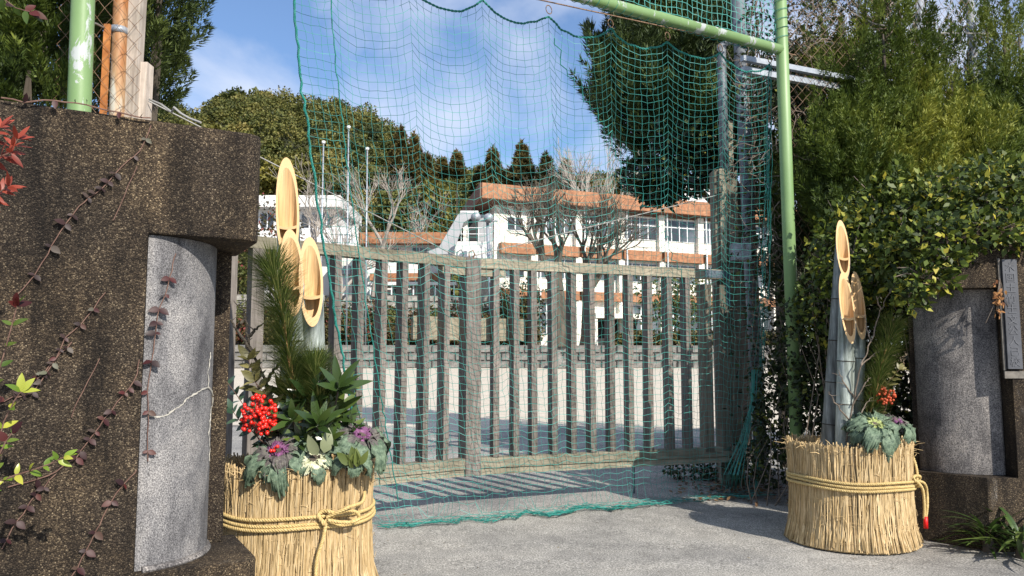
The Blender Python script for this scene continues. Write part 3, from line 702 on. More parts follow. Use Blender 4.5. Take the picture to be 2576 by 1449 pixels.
for t in PT[::1]:
    p = B0+BD*(t+.36)+BN*.62; MB().tube([p+Zu*(zb-.3), p+Zu*Zr0], .06, 6).build('downpipe', M['frame'], sch)
def window(par, t0, t1, z0, z1, cols, transom=None, out=.0, big=bbox):
    w = big(t0, t1, z0, z1, out+.06, .10, 'window', M['frame'], par)
    hs = [(z0, z1)] if not transom else [(z0, z0+(z1-z0)*transom), (z0+(z1-z0)*transom, z1)]
    g = .045
    for a, b in hs:
        for i in range(cols):
            u0 = t0+(t1-t0)*i/cols; u1 = t0+(t1-t0)*(i+1)/cols
            big(u0+g, u1-g, a+g, b-g*.8, out+.075, .02, 'pane', M['glass'], w)
    return w
window(sch, bt(1275), bt(1316), bz(577), bz(543), 2)
for i in range(min(6, len(PT)-1)):
    a, b = PT[i]+.34, PT[i+1]-.34
    window(sch, a, b, S2t+.95, Zr0-.35, 4, .66)
    window(sch, a, b, S3t+.95, S2b-.2, 4, .66)
    if i != 1: window(sch, a, b, zb+1.0, S3b-.2, 4, .66)
window(sch, .6, PT[0]-.7, S3t+.9, S2b-.45, 2)
# entrance porch on the ground floor
bbox(PT[1]+.5, PT[2]+1.6, zb+2.15, zb+2.5, 2.0, 2.1, 'porch_roof', M['white']); bbox(PT[1]+.6, PT[2]+1.4, zb-.2, zb+2.14, .08, .1, 'porch_shade_sheet', M['interior_shade'])  # last box is a dark sheet on the wall, painted as porch shade
for t in (PT[1]+.6, PT[2]+1.4): bbox(t-.12, t+.12, zb-.2, zb+2.15, 1.9, .24, 'porch_post', M['white'])
bbox(PT[2]-.3, PT[2]+1.5, zb-.3, zb+.95, 1.4, .35, 'planter_wall', M['rubble'])
# stair tower on the roof
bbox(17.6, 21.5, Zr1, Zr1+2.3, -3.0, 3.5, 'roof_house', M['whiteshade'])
# outside stair at the gable: white balcony box, dark panel painted as recess shade, sloping grey fin
Yb = 56.3
def pxbox(x0, x1, y0, y1, Y, dep, name, mat, par):
    a = at(x0, y1, Y); b = at(x1, y0, Y); return MB().box(((a.x+b.x)/2, Y+dep/2, (a.z+b.z)/2), (b.x-a.x, dep, b.z-a.z)).build(name, mat, par)
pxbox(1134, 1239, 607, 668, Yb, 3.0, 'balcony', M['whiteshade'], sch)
pxbox(1168, 1240, 540, 606, Yb+1.8, .2, 'stair_recess', M['grey'], sch)
pxbox(1178, 1202, 545, 606, Yb+.9, .3, 'stair_shade_panel', M['interior_shade'], sch)  # flat dark panel; the shade of the recess is its colour
pxbox(1165, 1176, 548, 606, Yb+.2, .5, 'stair_pier', M['white'], sch)
pxbox(1158, 1203, 530, 538, Yb, 2.2, 'stair_roof', M['whiteshade'], sch)
MB().extr([at(x, y, Yb-.35) for x, y in ((1103,624),(1152,540),(1163,532),(1200,538),(1166,560),(1152,600),(1138,640),(1128,668),(1100,668))], (0,.3,0)).build('sloping_fin', M['grey'], sch)
MB().extr([at(x, y, Yb-.4) for x, y in ((1075,633),(1103,622),(1128,632),(1128,639),(1085,640))], (0,1.6,0)).build('lower_eave', M['grey'], sch)
rl = MB()
for x in (1142, 1160, 1178, 1204, 1236): p = at(x, 606, Yb+.05); rl.tube([p, p+Zu*.95], .025, 5)
for h in (.5, .95): a = at(1140, 606, Yb+.05); b = at(1238, 606, Yb+.05); rl.tube([a+Zu*h, b+Zu*h], .025, 5)
rl.build('balcony_rail', M['frame'], sch)
# floodlight mast
fl = thing('floodlight_mast', 'grey mast with two round floodlights before the school stair', 'light', (at(1237,700,54).x, 54, ZT1))
pb = at(1238, 868, 54); pt = at(1226, 552, 54); MB().tube([pb, pt], [.16, .11], 10).build('mast', M['galv'], fl, True)
MB().tube([at(1198,556,53.9), at(1252,556,53.9)], .06, 6).build('cross_arm', M['galv'], fl)
for x, y in ((1197,545),(1229,548)):
    p = at(x, y, 53.7); MB().tube([p+Vector((0,.35,.1)), p+Vector((0,.1,0)), p+Vector((0,-.12,-.05))], [.1,.3,.34], 14).build('lamp_head', M['galv'], fl, True)
# ============================================================ low annex with orange fascia, carport under it
YA = 61.0
ann = thing('annex_building', 'low white annex with orange fascia between white house and school', 'building', (at(1000,740,YA).x, YA, ZT2))
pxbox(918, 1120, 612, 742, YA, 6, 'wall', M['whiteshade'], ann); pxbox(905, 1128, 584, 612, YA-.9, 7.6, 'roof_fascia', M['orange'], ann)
pxbox(930, 1130, 687, 705, YA-.5, .6, 'canopy_band', M['orange'], ann)
def pwin(par, x0, x1, y0, y1, Y, cols):
    w = pxbox(x0, x1, y0, y1, Y-.08, .1, 'window', M['frame'], par); d = (x1-x0)/cols
    for i in range(cols): pxbox(x0+d*i+1, x0+d*(i+1)-1, y0+1.2, y1-1.2, Y-.1, .02, 'pane', M['glass'], w)
for x0, x1 in ((963,1005),(1035,1075)): pwin(ann, x0, x1, 622, 650, YA, 2)
for x0, x1 in ((940,970),(985,1020)): pwin(ann, x0, x1, 715, 738, YA, 2)
cp = thing('carport', 'flat dark carport roof on white posts below the annex', 'carport', (at(1030,742,58.6).x, 58.6, ZT2))
pxbox(925, 1148, 709, 717, 58.2, 2.4, 'roof_slab', M['whiteshade'], cp); pxbox(926, 1147, 705, 708.4, 58.3, 2.2, 'roof_deck', M['brown'], cp)
for x in (932, 985, 1040, 1095, 1142): pxbox(x-1.6, x+1.6, 717.5, 742, 58.4, .1, 'post', M['frame'], cp)
# ============================================================ white house on the left
YH = 66.0
wh = thing('white_house', 'white two-storey house with flat parapet roof and balcony railing below the hill', 'house', (at(780,742,YH).x, YH, ZT2))
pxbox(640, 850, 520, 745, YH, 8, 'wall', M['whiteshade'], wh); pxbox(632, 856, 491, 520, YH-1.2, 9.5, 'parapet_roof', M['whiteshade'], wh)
for x0, x1 in ((655,690),(757,800),(806,838)): pwin(wh, x0, x1, 536, 575, YH, 2)
pxbox(640, 900, 612, 620, YH-1.6, 1.6, 'balcony_slab', M['whiteshade'], wh)
rl = MB()
for x in range(642, 900, 6): p = at(x, 612, YH-1.5); rl.box(p+Zu*.62, (.07, .05, 1.2))
a = at(641,612,YH-1.5); b = at(898,612,YH-1.5); rl.box((a+b)/2+Zu*1.22, (b.x-a.x, .08, .08)); rl.build('balcony_railing', M['frame'], wh)
MB().extr([at(x, y, YH-1.0) for x, y in ((842,612),(855,580),(900,562),(900,612))], (0,.4,0)).build('stair_wall', M['whiteshade'], wh)
pxbox(838, 918, 640, 745, YH-2, 4, 'lower_wall', M['white'], wh); pxbox(855, 880, 668, 690, YH-2.7, .6, 'awning', M['grey'], wh); pxbox(857, 878, 692, 744, YH-2.05, .1, 'door', M['frame'], wh)
# ============================================================ flagpoles
for x, xb, y, lab in ((814,803,361,'slim white flagpole rising between the bare trees, shorter one by the house'),(877,871,323,'tallest slim white flagpole of the three by the bare trees'),(924,919,377,'slim white flagpole standing beside the end of the annex fascia')):
    Yf = 52.0; p = at(xb, 868, Yf); t = at(x, y, Yf)
    o = thing('flagpole', lab, 'flagpole', (p.x, Yf, ZT1-.03), 'flagpoles on the terrace')
    MB().tube([(p.x, Yf, ZT1-.05), (t.x, Yf, t.z)], [.065, .045], 8).build('pole', M['galv'], o, True)
    MB().tube([(t.x, Yf, t.z), (t.x, Yf, t.z+.16)], .12, 8).build('finial', M['frame'], o, True)
# traffic cone and small yard things
p = at(1411, 872, 50.6); o = thing('traffic_cone', 'small orange traffic cone on the terrace by the bare tree', 'cone', (p.x, 50.6, ZT1))
MB().tube([(p.x, 50.6, ZT1), (p.x, 50.6, ZT1+.85)], [.24, .05], 10).build('cone_body', flat('cone_orange', (.75,.10,.03), .5), o, True)
MB().box((p.x, 50.6, ZT1+.02), (.55, .55, .05)).build('cone_base', flat('cone_base_orange', (.6,.09,.03), .6), o)

# ============================================================ wooded hill
sil = [(300,262),(380,252),(430,262),(470,283),(505,285),(530,250),(600,240),(690,238),(760,252),(850,256),(920,280),(960,312),(1000,345),(1040,380),(1100,430),(1180,440),(1300,442),(1500,455),(1800,475),(2300,500)]
sx = np.array([ray(x, 500)[0]/ray(x, 500)[1] for x, y in sil]); sy = np.array([(915-y)/F for x, y in sil])
Y0h, Y1h = 78., 185.
def hill_z(a, Y):
    t = np.interp(a, sx, sy)*.985; zr = HC+t*Y1h-3.0; s = np.clip((Y-Y0h)/(Y1h-Y0h), 0, 1); s = .35*s+.65*(s*s*(3-2*s))
    return 5+(zr-5)*s
na, ny = 60, 26; A_ = np.linspace(-.62, .62, na); YY = np.linspace(70, 230, ny)
V = []; 
for Y in YY:
    for a in A_: V.append((a*Y, Y, hill_z(a, min(Y, Y1h))-(max(0, Y-Y1h)*.3)))
mb = MB(); mb.add(V, [(j*na+i, j*na+i+1, (j+1)*na+i+1, (j+1)*na+i) for j in range(ny-1) for i in range(na-1)])
M['hillground'] = pmat('forest_floor', [(.3, (.025,.03,.012)), (.7, (.06,.06,.025))], .2, .95, 0)
struct(mb.build('hill', M['hillground'], None, True))
M['forest'] = leafmat('forest_leaves', [(0, (.03,.04,.012)), (.3, (.065,.08,.02)), (.55, (.115,.12,.028)), (.8, (.18,.165,.042)), (1, (.28,.23,.075))], .6, .15, .10)
C = []; Rr = []
tries = 0
while len(C) < 380 and tries < 9000:
    tries += 1
    a = random.uniform(-.47, .30); Y = random.uniform(84, Y1h); r = random.uniform(2.8, 4.8)
    if a > .12 and random.random() < .4: continue
    p = np.array([a*Y, Y, hill_z(a, Y)+r*.55])
    if all(np.linalg.norm((p-q)*np.array([1, .8, 1])) > (r+s)*.68 for q, s in zip(C, Rr)): C.append(p); Rr.append(r)
for x in range(380, 1700, 13):
    a = ray(x, 300)[0]/ray(x, 300)[1]; Y = Y1h-random.uniform(0,8); r = random.uniform(2.6,3.8); C.append(np.array([a*Y, Y, hill_z(a, Y)+r*.1])); Rr.append(r)
LV = []
for p, r in zip(C, Rr):
    k = 12; O = rdir(k); O[:, 2] = np.abs(O[:, 2])*.9; sub = p+O*r*.62
    LV.append(cluster_leaves(sub, r*random.uniform(.34,.5), 88, .5, .36, .5, nr=.28))
stuff(tag(link('forest', fast_mesh('forest', np.concatenate(LV).reshape(-1,3), 4), M['forest']), 'dense evergreen woodland covering the hillside behind the houses', 'forest'))

def tree_limbs(base, top, r, n, spread, seed, k=5):
    rr = random.Random(seed); mb = MB(); pts = [Vector(base).lerp(Vector(top), i/5)+Vector((rr.uniform(-1,1), rr.uniform(-1,1), 0))*r*.7*(i > 0) for i in range(6)]
    mb.tube(pts, [r*(1-.13*i) for i in range(6)], 8)
    for i in range(n):
        p = pts[2+i % 4]; a = rr.uniform(0, 6.28); q = p+Vector((math.cos(a)*spread, math.sin(a)*spread, spread*rr.uniform(.3,.9)))
        mb.tube([p, p.lerp(q, .5)+Vector((0,0,spread*.08)), q], [r*.35, r*.25, r*.1], k)
    return mb
def broad_tree(label, x, ytop, ybase, hw, Y, mat, n=46, L=.6, W=.45, seed=1, group=None, name='broadleaf_tree', gy=None, lp=95):
    base = at(x, ybase, Y); top = at(x, ytop, Y); h = top.z-base.z; w = hw*Y/F
    if gy is not None: base.z = gy
    th = thing(name, label, 'tree', base, group)
    tree_limbs(base, (base.x, Y, top.z-h*.3), w*.10+.08, 7, w*.6, seed).build('trunk', M['bark'], th)
    rs = np.random.default_rng(seed); O = unit(rs.normal(size=(n, 3))); O[:, 2] = O[:, 2]*.9
    Cc = np.array([base.x, Y, (top.z+at(x, ybase, Y).z)/2+h*.05])+O*np.array([w, w, h*.5])*(.35+.45*rs.random((n, 1)))
    link('crown', fast_mesh('crown', cluster_leaves(Cc, w*.3*(.7+.6*rs.random(n)), lp, L, W, .4, nr=.32).reshape(-1,3), 4), mat, th)
    return th
M['bark'] = pmat('grey_brown_bark', [(.3, (.05,.04,.03)), (.7, (.14,.115,.09))], 6, .9, .5, .02, (1,1,.25))
M['bark_pale'] = pmat('pale_bark', [(.3, (.20,.175,.15)), (.7, (.42,.38,.34))], 4, .9, .3, .02, (1,1,.3))
M['camphor'] = leafmat('olive_crown_leaves', [(0, (.03,.045,.012)), (.5, (.085,.10,.025)), (1, (.2,.19,.06))], .55, .15, .06)
M['yellowgreen'] = leafmat('yellow_green_leaves', [(0, (.07,.075,.015)), (.5, (.16,.15,.03)), (1, (.28,.24,.05))], .55, .2, .08)
broad_tree('broad evergreen tree standing highest on the hilltop skyline', 585, 224, 330, 62, 183, M['camphor'], 40, .9, .7, 3)
broad_tree('rounded evergreen tree on the hilltop next to the highest crown', 655, 222, 330, 48, 186, M['camphor'], 34, .9, .7, 4)
broad_tree('yellowish tree on the hillside just above the dark pebble wall', 548, 305, 400, 42, 120, M['yellowgreen'], 36, .6, .45, 5)
broad_tree('yellow-green tree on the lower hillside behind the white house', 700, 395, 520, 52, 92, M['yellowgreen'], 40, .5, .36, 6)
broad_tree('pale bamboo-like thicket on the slope between the hill and the school roof', 1085, 465, 560, 60, 82, M['yellowgreen'], 44, .5, .3, 7)
broad_tree('low yellow-green thicket directly above the annex roof', 985, 478, 590, 48, 78, M['camphor'], 36, .45, .3, 8)
M['cedar'] = leafmat('cedar_foliage', [(0, (.045,.04,.014)), (.45, (.11,.085,.024)), (1, (.22,.15,.04))], .7, .12, .08)
def cedar(label, x, ytop, hw, Y, seed, zb_=None):
    rs = random.Random(seed); top = at(x, ytop, Y); w = hw*Y/F; zb_ = hill_z(top.x/Y, Y)-.5; h = top.z-zb_
    th = thing('cedar_tree', label, 'tree', (top.x, Y, zb_), 'cedars on the slope')
    MB().tube([(top.x, Y, zb_-.5), (top.x, Y, top.z-.5)], [w*.12, .05], 7).build('trunk', M['bark'], th)
    PL = []; H = min(h, w*3.6)
    for i in range(260):
        t = rs.random()**.6; z = top.z-H*t; r = w*(.04+1.15*t)*rs.uniform(.6,1); a = rs.uniform(0, 6.28)
        PL.append(((top.x+math.cos(a)*r*.5, Y+math.sin(a)*r*.5, z-.2), (math.cos(a)*.8, math.sin(a)*.8, .45), r*.55+.3, .13+.09*w))
    PL.append(((top.x, Y, top.z-1.6), (0,0,1), 1.7, .16))
    link('crown', fast_mesh('crown', plume_leaves(PL, 32, .5, .2, .8).reshape(-1,3), 3), M['cedar'], th)
for i, (x, y, hw, Y, lab) in enumerate([(1008,318,40,128,'brownish cedar against the wooded hill, highest of the dense trio'),(1042,338,34,120,'tall brownish cedar in the middle of the dense trio on the hill shoulder'),(1075,388,34,112,'lower brownish cedar closing the dense trio towards the school roof'),
    (1113,398,13,125,'slender small dark cedar on the skyline, thinnest one'),(1150,381,18,122,'pointed small cedar on the skyline between hill shoulder and school roof'),(1240,372,34,108,'broad pointed cedar directly behind the orange roof corner'),(1208,420,22,112,'short cedar tucked beside the broad pointed one'),
    (1313,358,31,106,'tall pointed cedar behind the orange roof beside the pale bare tree'),(1375,388,28,104,'brown cedar seen through the twigs of the bare tree'),(1422,405,24,106,'lower cedar behind the bare tree crown'),(1278,425,26,112,'low cedar filling the gap between two pointed cedars'),(1560,455,34,100,'round-topped low cedar above the orange roof, near the roof house'),(1470,438,26,104,'low cedar behind the roof, half hidden by twigs')]):
    cedar(lab, x, y, hw, Y, 40+i)
# ============================================================ bare trees
def bare_tree(label, base, h, r, seed, mat, spread=.55, depth=5, group=None, name='bare_tree', split=(2,3), lean=(0,0)):
    rs = random.Random(seed); tr = MB(); tw = MB()
    th = thing(name, label, 'tree', base, group)
    def grow(p, d, ln, rad, lv):
        pts = [p]; dd = d.copy(); n = 4 if lv < 3 else 3
        for i in range(n):
            dd = (dd+Vector((rs.uniform(-1,1), rs.uniform(-1,1), rs.uniform(-.4,.7)))*.16).normalized(); pts.append(pts[-1]+dd*ln/n)
        (tr if lv < 2 else tw).tube(pts, [rad*(1-.42*i/n) for i in range(n+1)], 7 if lv < 2 else (4 if lv < 4 else 3), False)
        if lv >= depth: return
        for i in range(rs.randint(*split)+(1 if lv > 1 else 0)):
            ax = dd.orthogonal(); ax.rotate(Matrix.Rotation(rs.uniform(0, 6.28), 3, dd)); nd_ = dd.copy(); nd_.rotate(Matrix.Rotation(rs.uniform(.3,1)*spread*1.25, 3, ax))
            nd_ = (nd_+Vector((0,0,.12))).normalized(); k = rs.choice([2,3,4]) if lv > 0 else n
            grow(pts[min(k, n)], nd_, ln*rs.uniform(.62,.85), rad*.56, lv+1)
    grow(Vector(base), Vector((lean[0], lean[1], 1)).normalized(), h*.28, r, 0)
    tr.build('trunk', mat, th); stuff(tw.build('branches', mat, th))
M['bark_dark'] = pmat('dark_bark', [(.3, (.045,.038,.03)), (.7, (.13,.11,.085))], 5, .9, .4, .02, (1,1,.3))
M['twig_pale'] = pmat('pale_twig_bark', [(.3, (.22,.19,.165)), (.7, (.42,.385,.34))], 3, .9, 0)
M['twig_mid'] = pmat('mid_twig_bark', [(.3, (.10,.085,.07)), (.7, (.24,.21,.18))], 3, .9, 0)
p = at(1418, 868, 47.5); bare_tree('dark many-branched bare tree before the school facade', (p.x, 49.6, ZT1-.1), 12.5, .62, 11, M['bark_dark'], .62, 6, split=(2,3))
p = at(1478, 868, 49.9); bare_tree('second dark bare tree close beside the first before the facade', (p.x, 50.6, ZT1-.1), 12.0, .5, 23, M['bark_dark'], .58, 6, split=(2,3))
p = at(1405, 660, 70); bare_tree('pale bare tree whose fine twigs stand against the sky behind the roof', (at(1445,640,74).x, 74, 3), 26, .55, 35, M['twig_pale'], .5, 6, split=(2,3))
for x, Y, h, sd, lab in ((850,54.5,13.5,51,'pale leafless tree between the white house and the flagpoles'),(940,56.0,13,52,'pale leafless tree with forked trunk at the end of the annex'),(1030,76,13,53,'low leafless thicket tree above the annex roof'),(778,55.5,11,54,'small leafless tree half hidden behind the tall cut bamboo')):
    p = at(x, 742, Y); zz = ZT1-.1 if Y < 55.3 else ZT2-.1
    bare_tree(lab, (p.x, Y, zz if Y < 70 else 8.0), h, .24, sd, M['twig_pale'], .6, 5 if Y < 70 else 5, split=(2,3))
# ============================================================ shrubs along the terraces
M['azalea'] = leafmat('azalea_leaves', [(0, (.03,.035,.012)), (.4, (.06,.06,.02)), (.75, (.12,.07,.03)), (1, (.22,.05,.05))], .6, .15)
M['boxhedge'] = leafmat('clipped_hedge_leaves', [(0, (.03,.03,.010)), (.5, (.075,.07,.022)), (1, (.17,.13,.05))], .6, .15)
def shrub(label, x, ytop, ybase, hw, Y, mat, seed, group, name='shrub', L=.16, zb_=None):
    base = at(x, ybase, Y); top = at(x, ytop, Y); w = hw*Y/F; h = top.z-base.z; rs = np.random.default_rng(seed)
    if zb_ is not None: h = top.z-zb_; base.z = zb_
    th = thing(name, label, 'shrub', base, group); n = 14
    MB().tube([base-Zu*.1, base+Zu*h*.5], .05, 5).tube([base, base+Vector((w*.5,0,h*.5))], .03, 4).tube([base, base+Vector((-w*.5,0,h*.5))], .03, 4).build('stems', M['bark'], th)
    Cc = np.array(base)+np.stack([rs.uniform(-w, w, n)*.8, rs.uniform(-.4,.4, n), rs.uniform(.3,.85, n)*h], 1)
    link('leaves', fast_mesh('leaves', cluster_leaves(Cc, h*.32+.15, 110, L*1.3, L*.8, .4).reshape(-1,3), 4), mat, th)
i = 0
for x in np.linspace(585, 1330, 15):
    i += 1; shrub('reddish azalea shrub planted below the pale rubble wall', x+random.uniform(-12,12), 812+random.uniform(-12,18), 868, 26, 52.8, M['azalea'] if i % 3 else M['boxhedge'], 100+i, 'azaleas below the rubble wall')
for x in np.linspace(600, 1180, 13):
    i += 1; shrub('straggly flowering shrub against the pale rubble wall', x+random.uniform(-14,14), 758+random.uniform(-8,30), 830, 24, 54.6, M['azalea'] if i % 2 else M['camphor'], 200+i, 'shrubs against the rubble wall', zb_=ZT1)
for x in np.linspace(1560, 1985, 9):
    i += 1; shrub('clipped low hedge shrub at the foot of the school facade', x, 838, 878, 30, 52.6, M['boxhedge'], 130+i, 'hedge at the school facade')
shrub('dark evergreen shrub before the school windows near the gate post', 1700, 690, 868, 60, 53.2, M['camphor'], 170, None, 'evergreen_shrub', .22)
shrub('olive shrub at the corner of the pale rubble wall', 1300, 700, 800, 40, 55.0, M['boxhedge'], 171, None, 'evergreen_shrub', .2, ZT1)
shrub('dark red-brown shrub hiding the white house corner', 680, 500, 742, 34, 57.6, M['azalea'], 172, None, 'evergreen_shrub', .2, ZT2-.1)
shrub('dark evergreen shrub seen between the end slats of the gate', 600, 640, 742, 36, 57.6, M['camphor'], 173, None, 'evergreen_shrub', .2, ZT2-.1)
# ============================================================ junipers
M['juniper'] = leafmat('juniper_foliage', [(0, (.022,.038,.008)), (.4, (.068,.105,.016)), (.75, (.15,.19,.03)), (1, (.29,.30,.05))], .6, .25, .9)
M['juniper_shaded'] = leafmat('shaded_juniper_foliage', [(0, (.018,.032,.011)), (.5, (.05,.078,.02)), (1, (.11,.145,.032))], .6, .12, 1.2)  # darker copy of the juniper foliage, with shade put into its colour
M['node_dark'] = flat('dark_node_brown', (.035,.028,.02), .95)  # even dark brown of the bamboo node lines
def juniper(label, base, lobes, mat, np_, nl, L, W, plen, prad, seed, group=None, shell=.55, lean=0.0):
    """lobes: ellipsoids (cx,cy,cz,rx,ry,rz) that carry upward plumes on their outer shell"""
    rs = random.Random(seed); th = thing('juniper_tree', label, 'tree', base, group); PL = []
    tr = MB(); tz = max(l[2]+l[5]*.6 for l in lobes); l0 = lobes[0]
    tr.tube([(base[0], base[1], base[2]-.1), (base[0], base[1], base[2]+(l0[2]-base[2])*.7), (l0[0], l0[1], l0[2])], [.06, .045, .01], 8)
    for l in lobes: tr.tube([(base[0], base[1], max(base[2]+.4, min(3.2, l[2]-l[5]))), (l[0], l[1], l[2]-l[5]*.5), (l[0], l[1], l[2]+l[5]*.5)], [.05, .035, .01], 5)
    tr.build('trunk', M['bark'], th)
    vol = [l[3]*l[4]*l[5] for l in lobes]
    for i in range(np_):
        l = rs.choices(lobes, [v**.67 for v in vol])[0]
        d = Vector((rs.gauss(0,1), rs.gauss(0,1), rs.gauss(0,1))).normalized(); k = shell+(1-shell)*rs.random()
        p = (l[0]+d.x*l[3]*k, l[1]+d.y*l[4]*k, l[2]+d.z*l[5]*k)
        dr = (d.x*.75+rs.uniform(-.35,.35)+lean, d.y*.75+rs.uniform(-.35,.35), .75+max(0, d.z)*.5)
        s = rs.uniform(.55, 1.35); PL.append((p, dr, plen*s, prad*rs.uniform(.7,1.25)))
    link('crown', fast_mesh('crown', plume_leaves(PL, nl, L, W, .95).reshape(-1,3), 3), mat, th)
    return th
# right-hand junipers along the fence, plumed tops reaching past the picture
def top_plumes(th, spots, mat, nl, L, W, seed):
    pass
def jl(x, y, Y, rx, ry, rz): p = at(x, y, Y); return (p.x, p.y, p.z, rx, ry, rz)
juniper('large yellow-green juniper mass filling the fence behind the leafy shrub', (3.9, 7.75, gz(7.7)),
    [jl(2190,440,7.5,.75,.5,.6), jl(2330,430,7.7,.7,.5,.6), jl(2420,490,7.6,.6,.5,.7), jl(2135,380,7.6,.26,.3,.45), jl(2250,360,7.8,.5,.4,.5), jl(2175,520,7.2,.48,.35,.5), jl(2480,420,7.9,.5,.5,.6), jl(2330,560,7.0,.9,.4,.45), jl(2090,240,7.9,.14,.2,.5), jl(2160,230,7.8,.13,.2,.6), jl(2225,170,7.8,.11,.2,.7), jl(2295,180,7.9,.13,.2,.75), jl(2395,250,7.9,.12,.2,.6)],
    M['juniper'], 1700, 170, .042, .014, .27, .07, 61)
juniper('open-topped juniper with long plumes against the sky at the fence end', (5.2, 8.6, gz(8.6)),
    [jl(2570,400,8.4,.8,.6,.9), jl(2440,230,8.6,.12,.3,.9), jl(2490,190,8.6,.12,.3,1.0), jl(2530,170,8.8,.13,.3,1.0), jl(2570,200,8.8,.15,.3,1.0), jl(2360,230,8.6,.12,.3,.7), jl(2470,330,8.6,.5,.4,.5), jl(2720,360,8.4,.8,.5,.9), jl(2860,390,8.5,.8,.5,.9)],
    M['juniper'], 820, 130, .042, .013, .32, .05, 62)
juniper('narrow dark juniper spires rising behind the green post', (3.35, 8.6, gz(8.6)),
    [jl(2070,110,8.6,.16,.3,.9), jl(2180,90,8.8,.12,.3,.9), jl(2265,90,8.9,.11,.3,.9), jl(2130,200,8.6,.35,.3,.4)],
    M['juniper'], 220, 130, .042, .013, .32, .05, 63)
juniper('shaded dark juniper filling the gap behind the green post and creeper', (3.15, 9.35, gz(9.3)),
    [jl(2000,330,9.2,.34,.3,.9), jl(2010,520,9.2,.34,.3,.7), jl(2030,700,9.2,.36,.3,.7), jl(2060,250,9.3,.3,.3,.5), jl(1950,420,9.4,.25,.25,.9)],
    M['juniper_shaded'], 420, 130, .06, .017, .36, .09, 68)
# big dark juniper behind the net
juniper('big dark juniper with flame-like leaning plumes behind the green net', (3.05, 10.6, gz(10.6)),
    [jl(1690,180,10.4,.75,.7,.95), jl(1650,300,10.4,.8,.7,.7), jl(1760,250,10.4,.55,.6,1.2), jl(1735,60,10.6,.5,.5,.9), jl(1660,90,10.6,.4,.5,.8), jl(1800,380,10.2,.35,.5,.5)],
    M['juniper_shaded'], 620, 170, .08, .019, .62, .11, 64, None, .5, -.12)
th = thing('juniper_tree', 'outlying juniper sprays curving up against the sky beside the dark juniper', 'tree', (3.1, 10.7, gz(10.7)))
PL = []; ST = MB()
for pts in ([(1640,420),(1560,340),(1520,240),(1488,120)],[(1610,330),(1560,240),(1545,170),(1533,140)],[(1650,260),(1600,160),(1575,80),(1560,18)],[(1630,400),(1590,300),(1575,220),(1570,160)],[(1690,200),(1640,110),(1615,50),(1605,-20)]):
    W = [at(x, y, 10.5) for x, y in pts]; ST.tube([Vector((3.1,10.7,3.6)), Vector((2.6,10.6,4.2))]+W, [.04,.035,.03,.02,.012,.005], 5)
    for a, b in zip(W, W[1:]):
        for t in np.linspace(0, 1, 9): 
            p = a.lerp(b, t); d = (b-a).normalized(); PL.append((p, d+Vector((random.uniform(-.5,.5), random.uniform(-.5,.5), .4)), .34, .07))
ST.tube([(3.1,10.7,gz(10.7)-.1),(3.1,10.7,3.65)], .07, 7).build('trunk', M['bark'], th)
link('crown', fast_mesh('crown', plume_leaves(PL, 110, .1, .024, .5).reshape(-1,3), 3), M['juniper_shaded'], th)
# left junipers behind the wall
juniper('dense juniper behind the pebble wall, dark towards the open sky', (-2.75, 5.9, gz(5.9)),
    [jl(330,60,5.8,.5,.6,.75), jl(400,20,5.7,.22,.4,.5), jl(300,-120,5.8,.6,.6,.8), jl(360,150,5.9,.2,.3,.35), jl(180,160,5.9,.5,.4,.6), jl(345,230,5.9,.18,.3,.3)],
    M['juniper_shaded'], 480, 170, .045, .011, .26, .06, 65, None, .45, .05)
juniper('sunlit yellow-green juniper behind the pebble wall beyond the green pole', (-3.35, 4.95, gz(4.9)),
    [jl(40,150,4.8,.42,.35,.55), jl(110,60,4.9,.3,.35,.6), jl(70,230,4.6,.35,.25,.25), jl(20,-40,4.9,.5,.4,.6)],
    M['juniper'], 380, 170, .04, .010, .20, .05, 66, None, .5)

# ============================================================ broad-leaf hedge over the right pillar, ivy below
M['hedge'] = leafmat('glossy_hedge_leaves', [(0, (.015,.03,.008)), (.4, (.045,.07,.012)), (.7, (.10,.14,.022)), (.9, (.20,.23,.03)), (1, (.45,.38,.05))], .5, .22, 0, .3)
M['ivy'] = leafmat('dark_ivy_leaves', [(0, (.008,.014,.005)), (.6, (.022,.036,.010)), (.92, (.055,.08,.016)), (1, (.2,.2,.03))], .5, .12, 0, .3)
M['drytwig'] = pmat('dry_vine_stems', [(.3, (.10,.075,.055)), (.7, (.26,.21,.17))], 20, .9, 0)
hd = thing('hedge_shrub', 'glossy broad-leaved shrub spilling over the top of the gate pillar', 'shrub', (3.6, 6.7, gz(6.7)))
def shell_leaves(lobes, n, L, W, out=.6, inner=.6):
    V = []
    tot = sum((l[3]*l[5])**.9 for l in lobes)
    for l in lobes:
        m = int(n*(l[3]*l[5])**.9/tot); O = rdir(m); k = inner+(1-inner)*rng.random((m, 1))**.6
        bumpy = 1+.14*np.sin(O[:, :1]*9+l[0])*np.cos(O[:, 2:]*8+l[1])
        P = np.array(l[:3])+O*k*bumpy*np.array(l[3:6]); D = unit(O*.5+rdir(m)*.8+np.array([0,-.15,.05])); N = unit(O*.7+np.array([0,-.25,.5])+rdir(m)*.6)
        s = .6+.7*rng.random(m); V.append(leaf_verts(P, D, N, L*s, W*s))
    return np.concatenate(V)
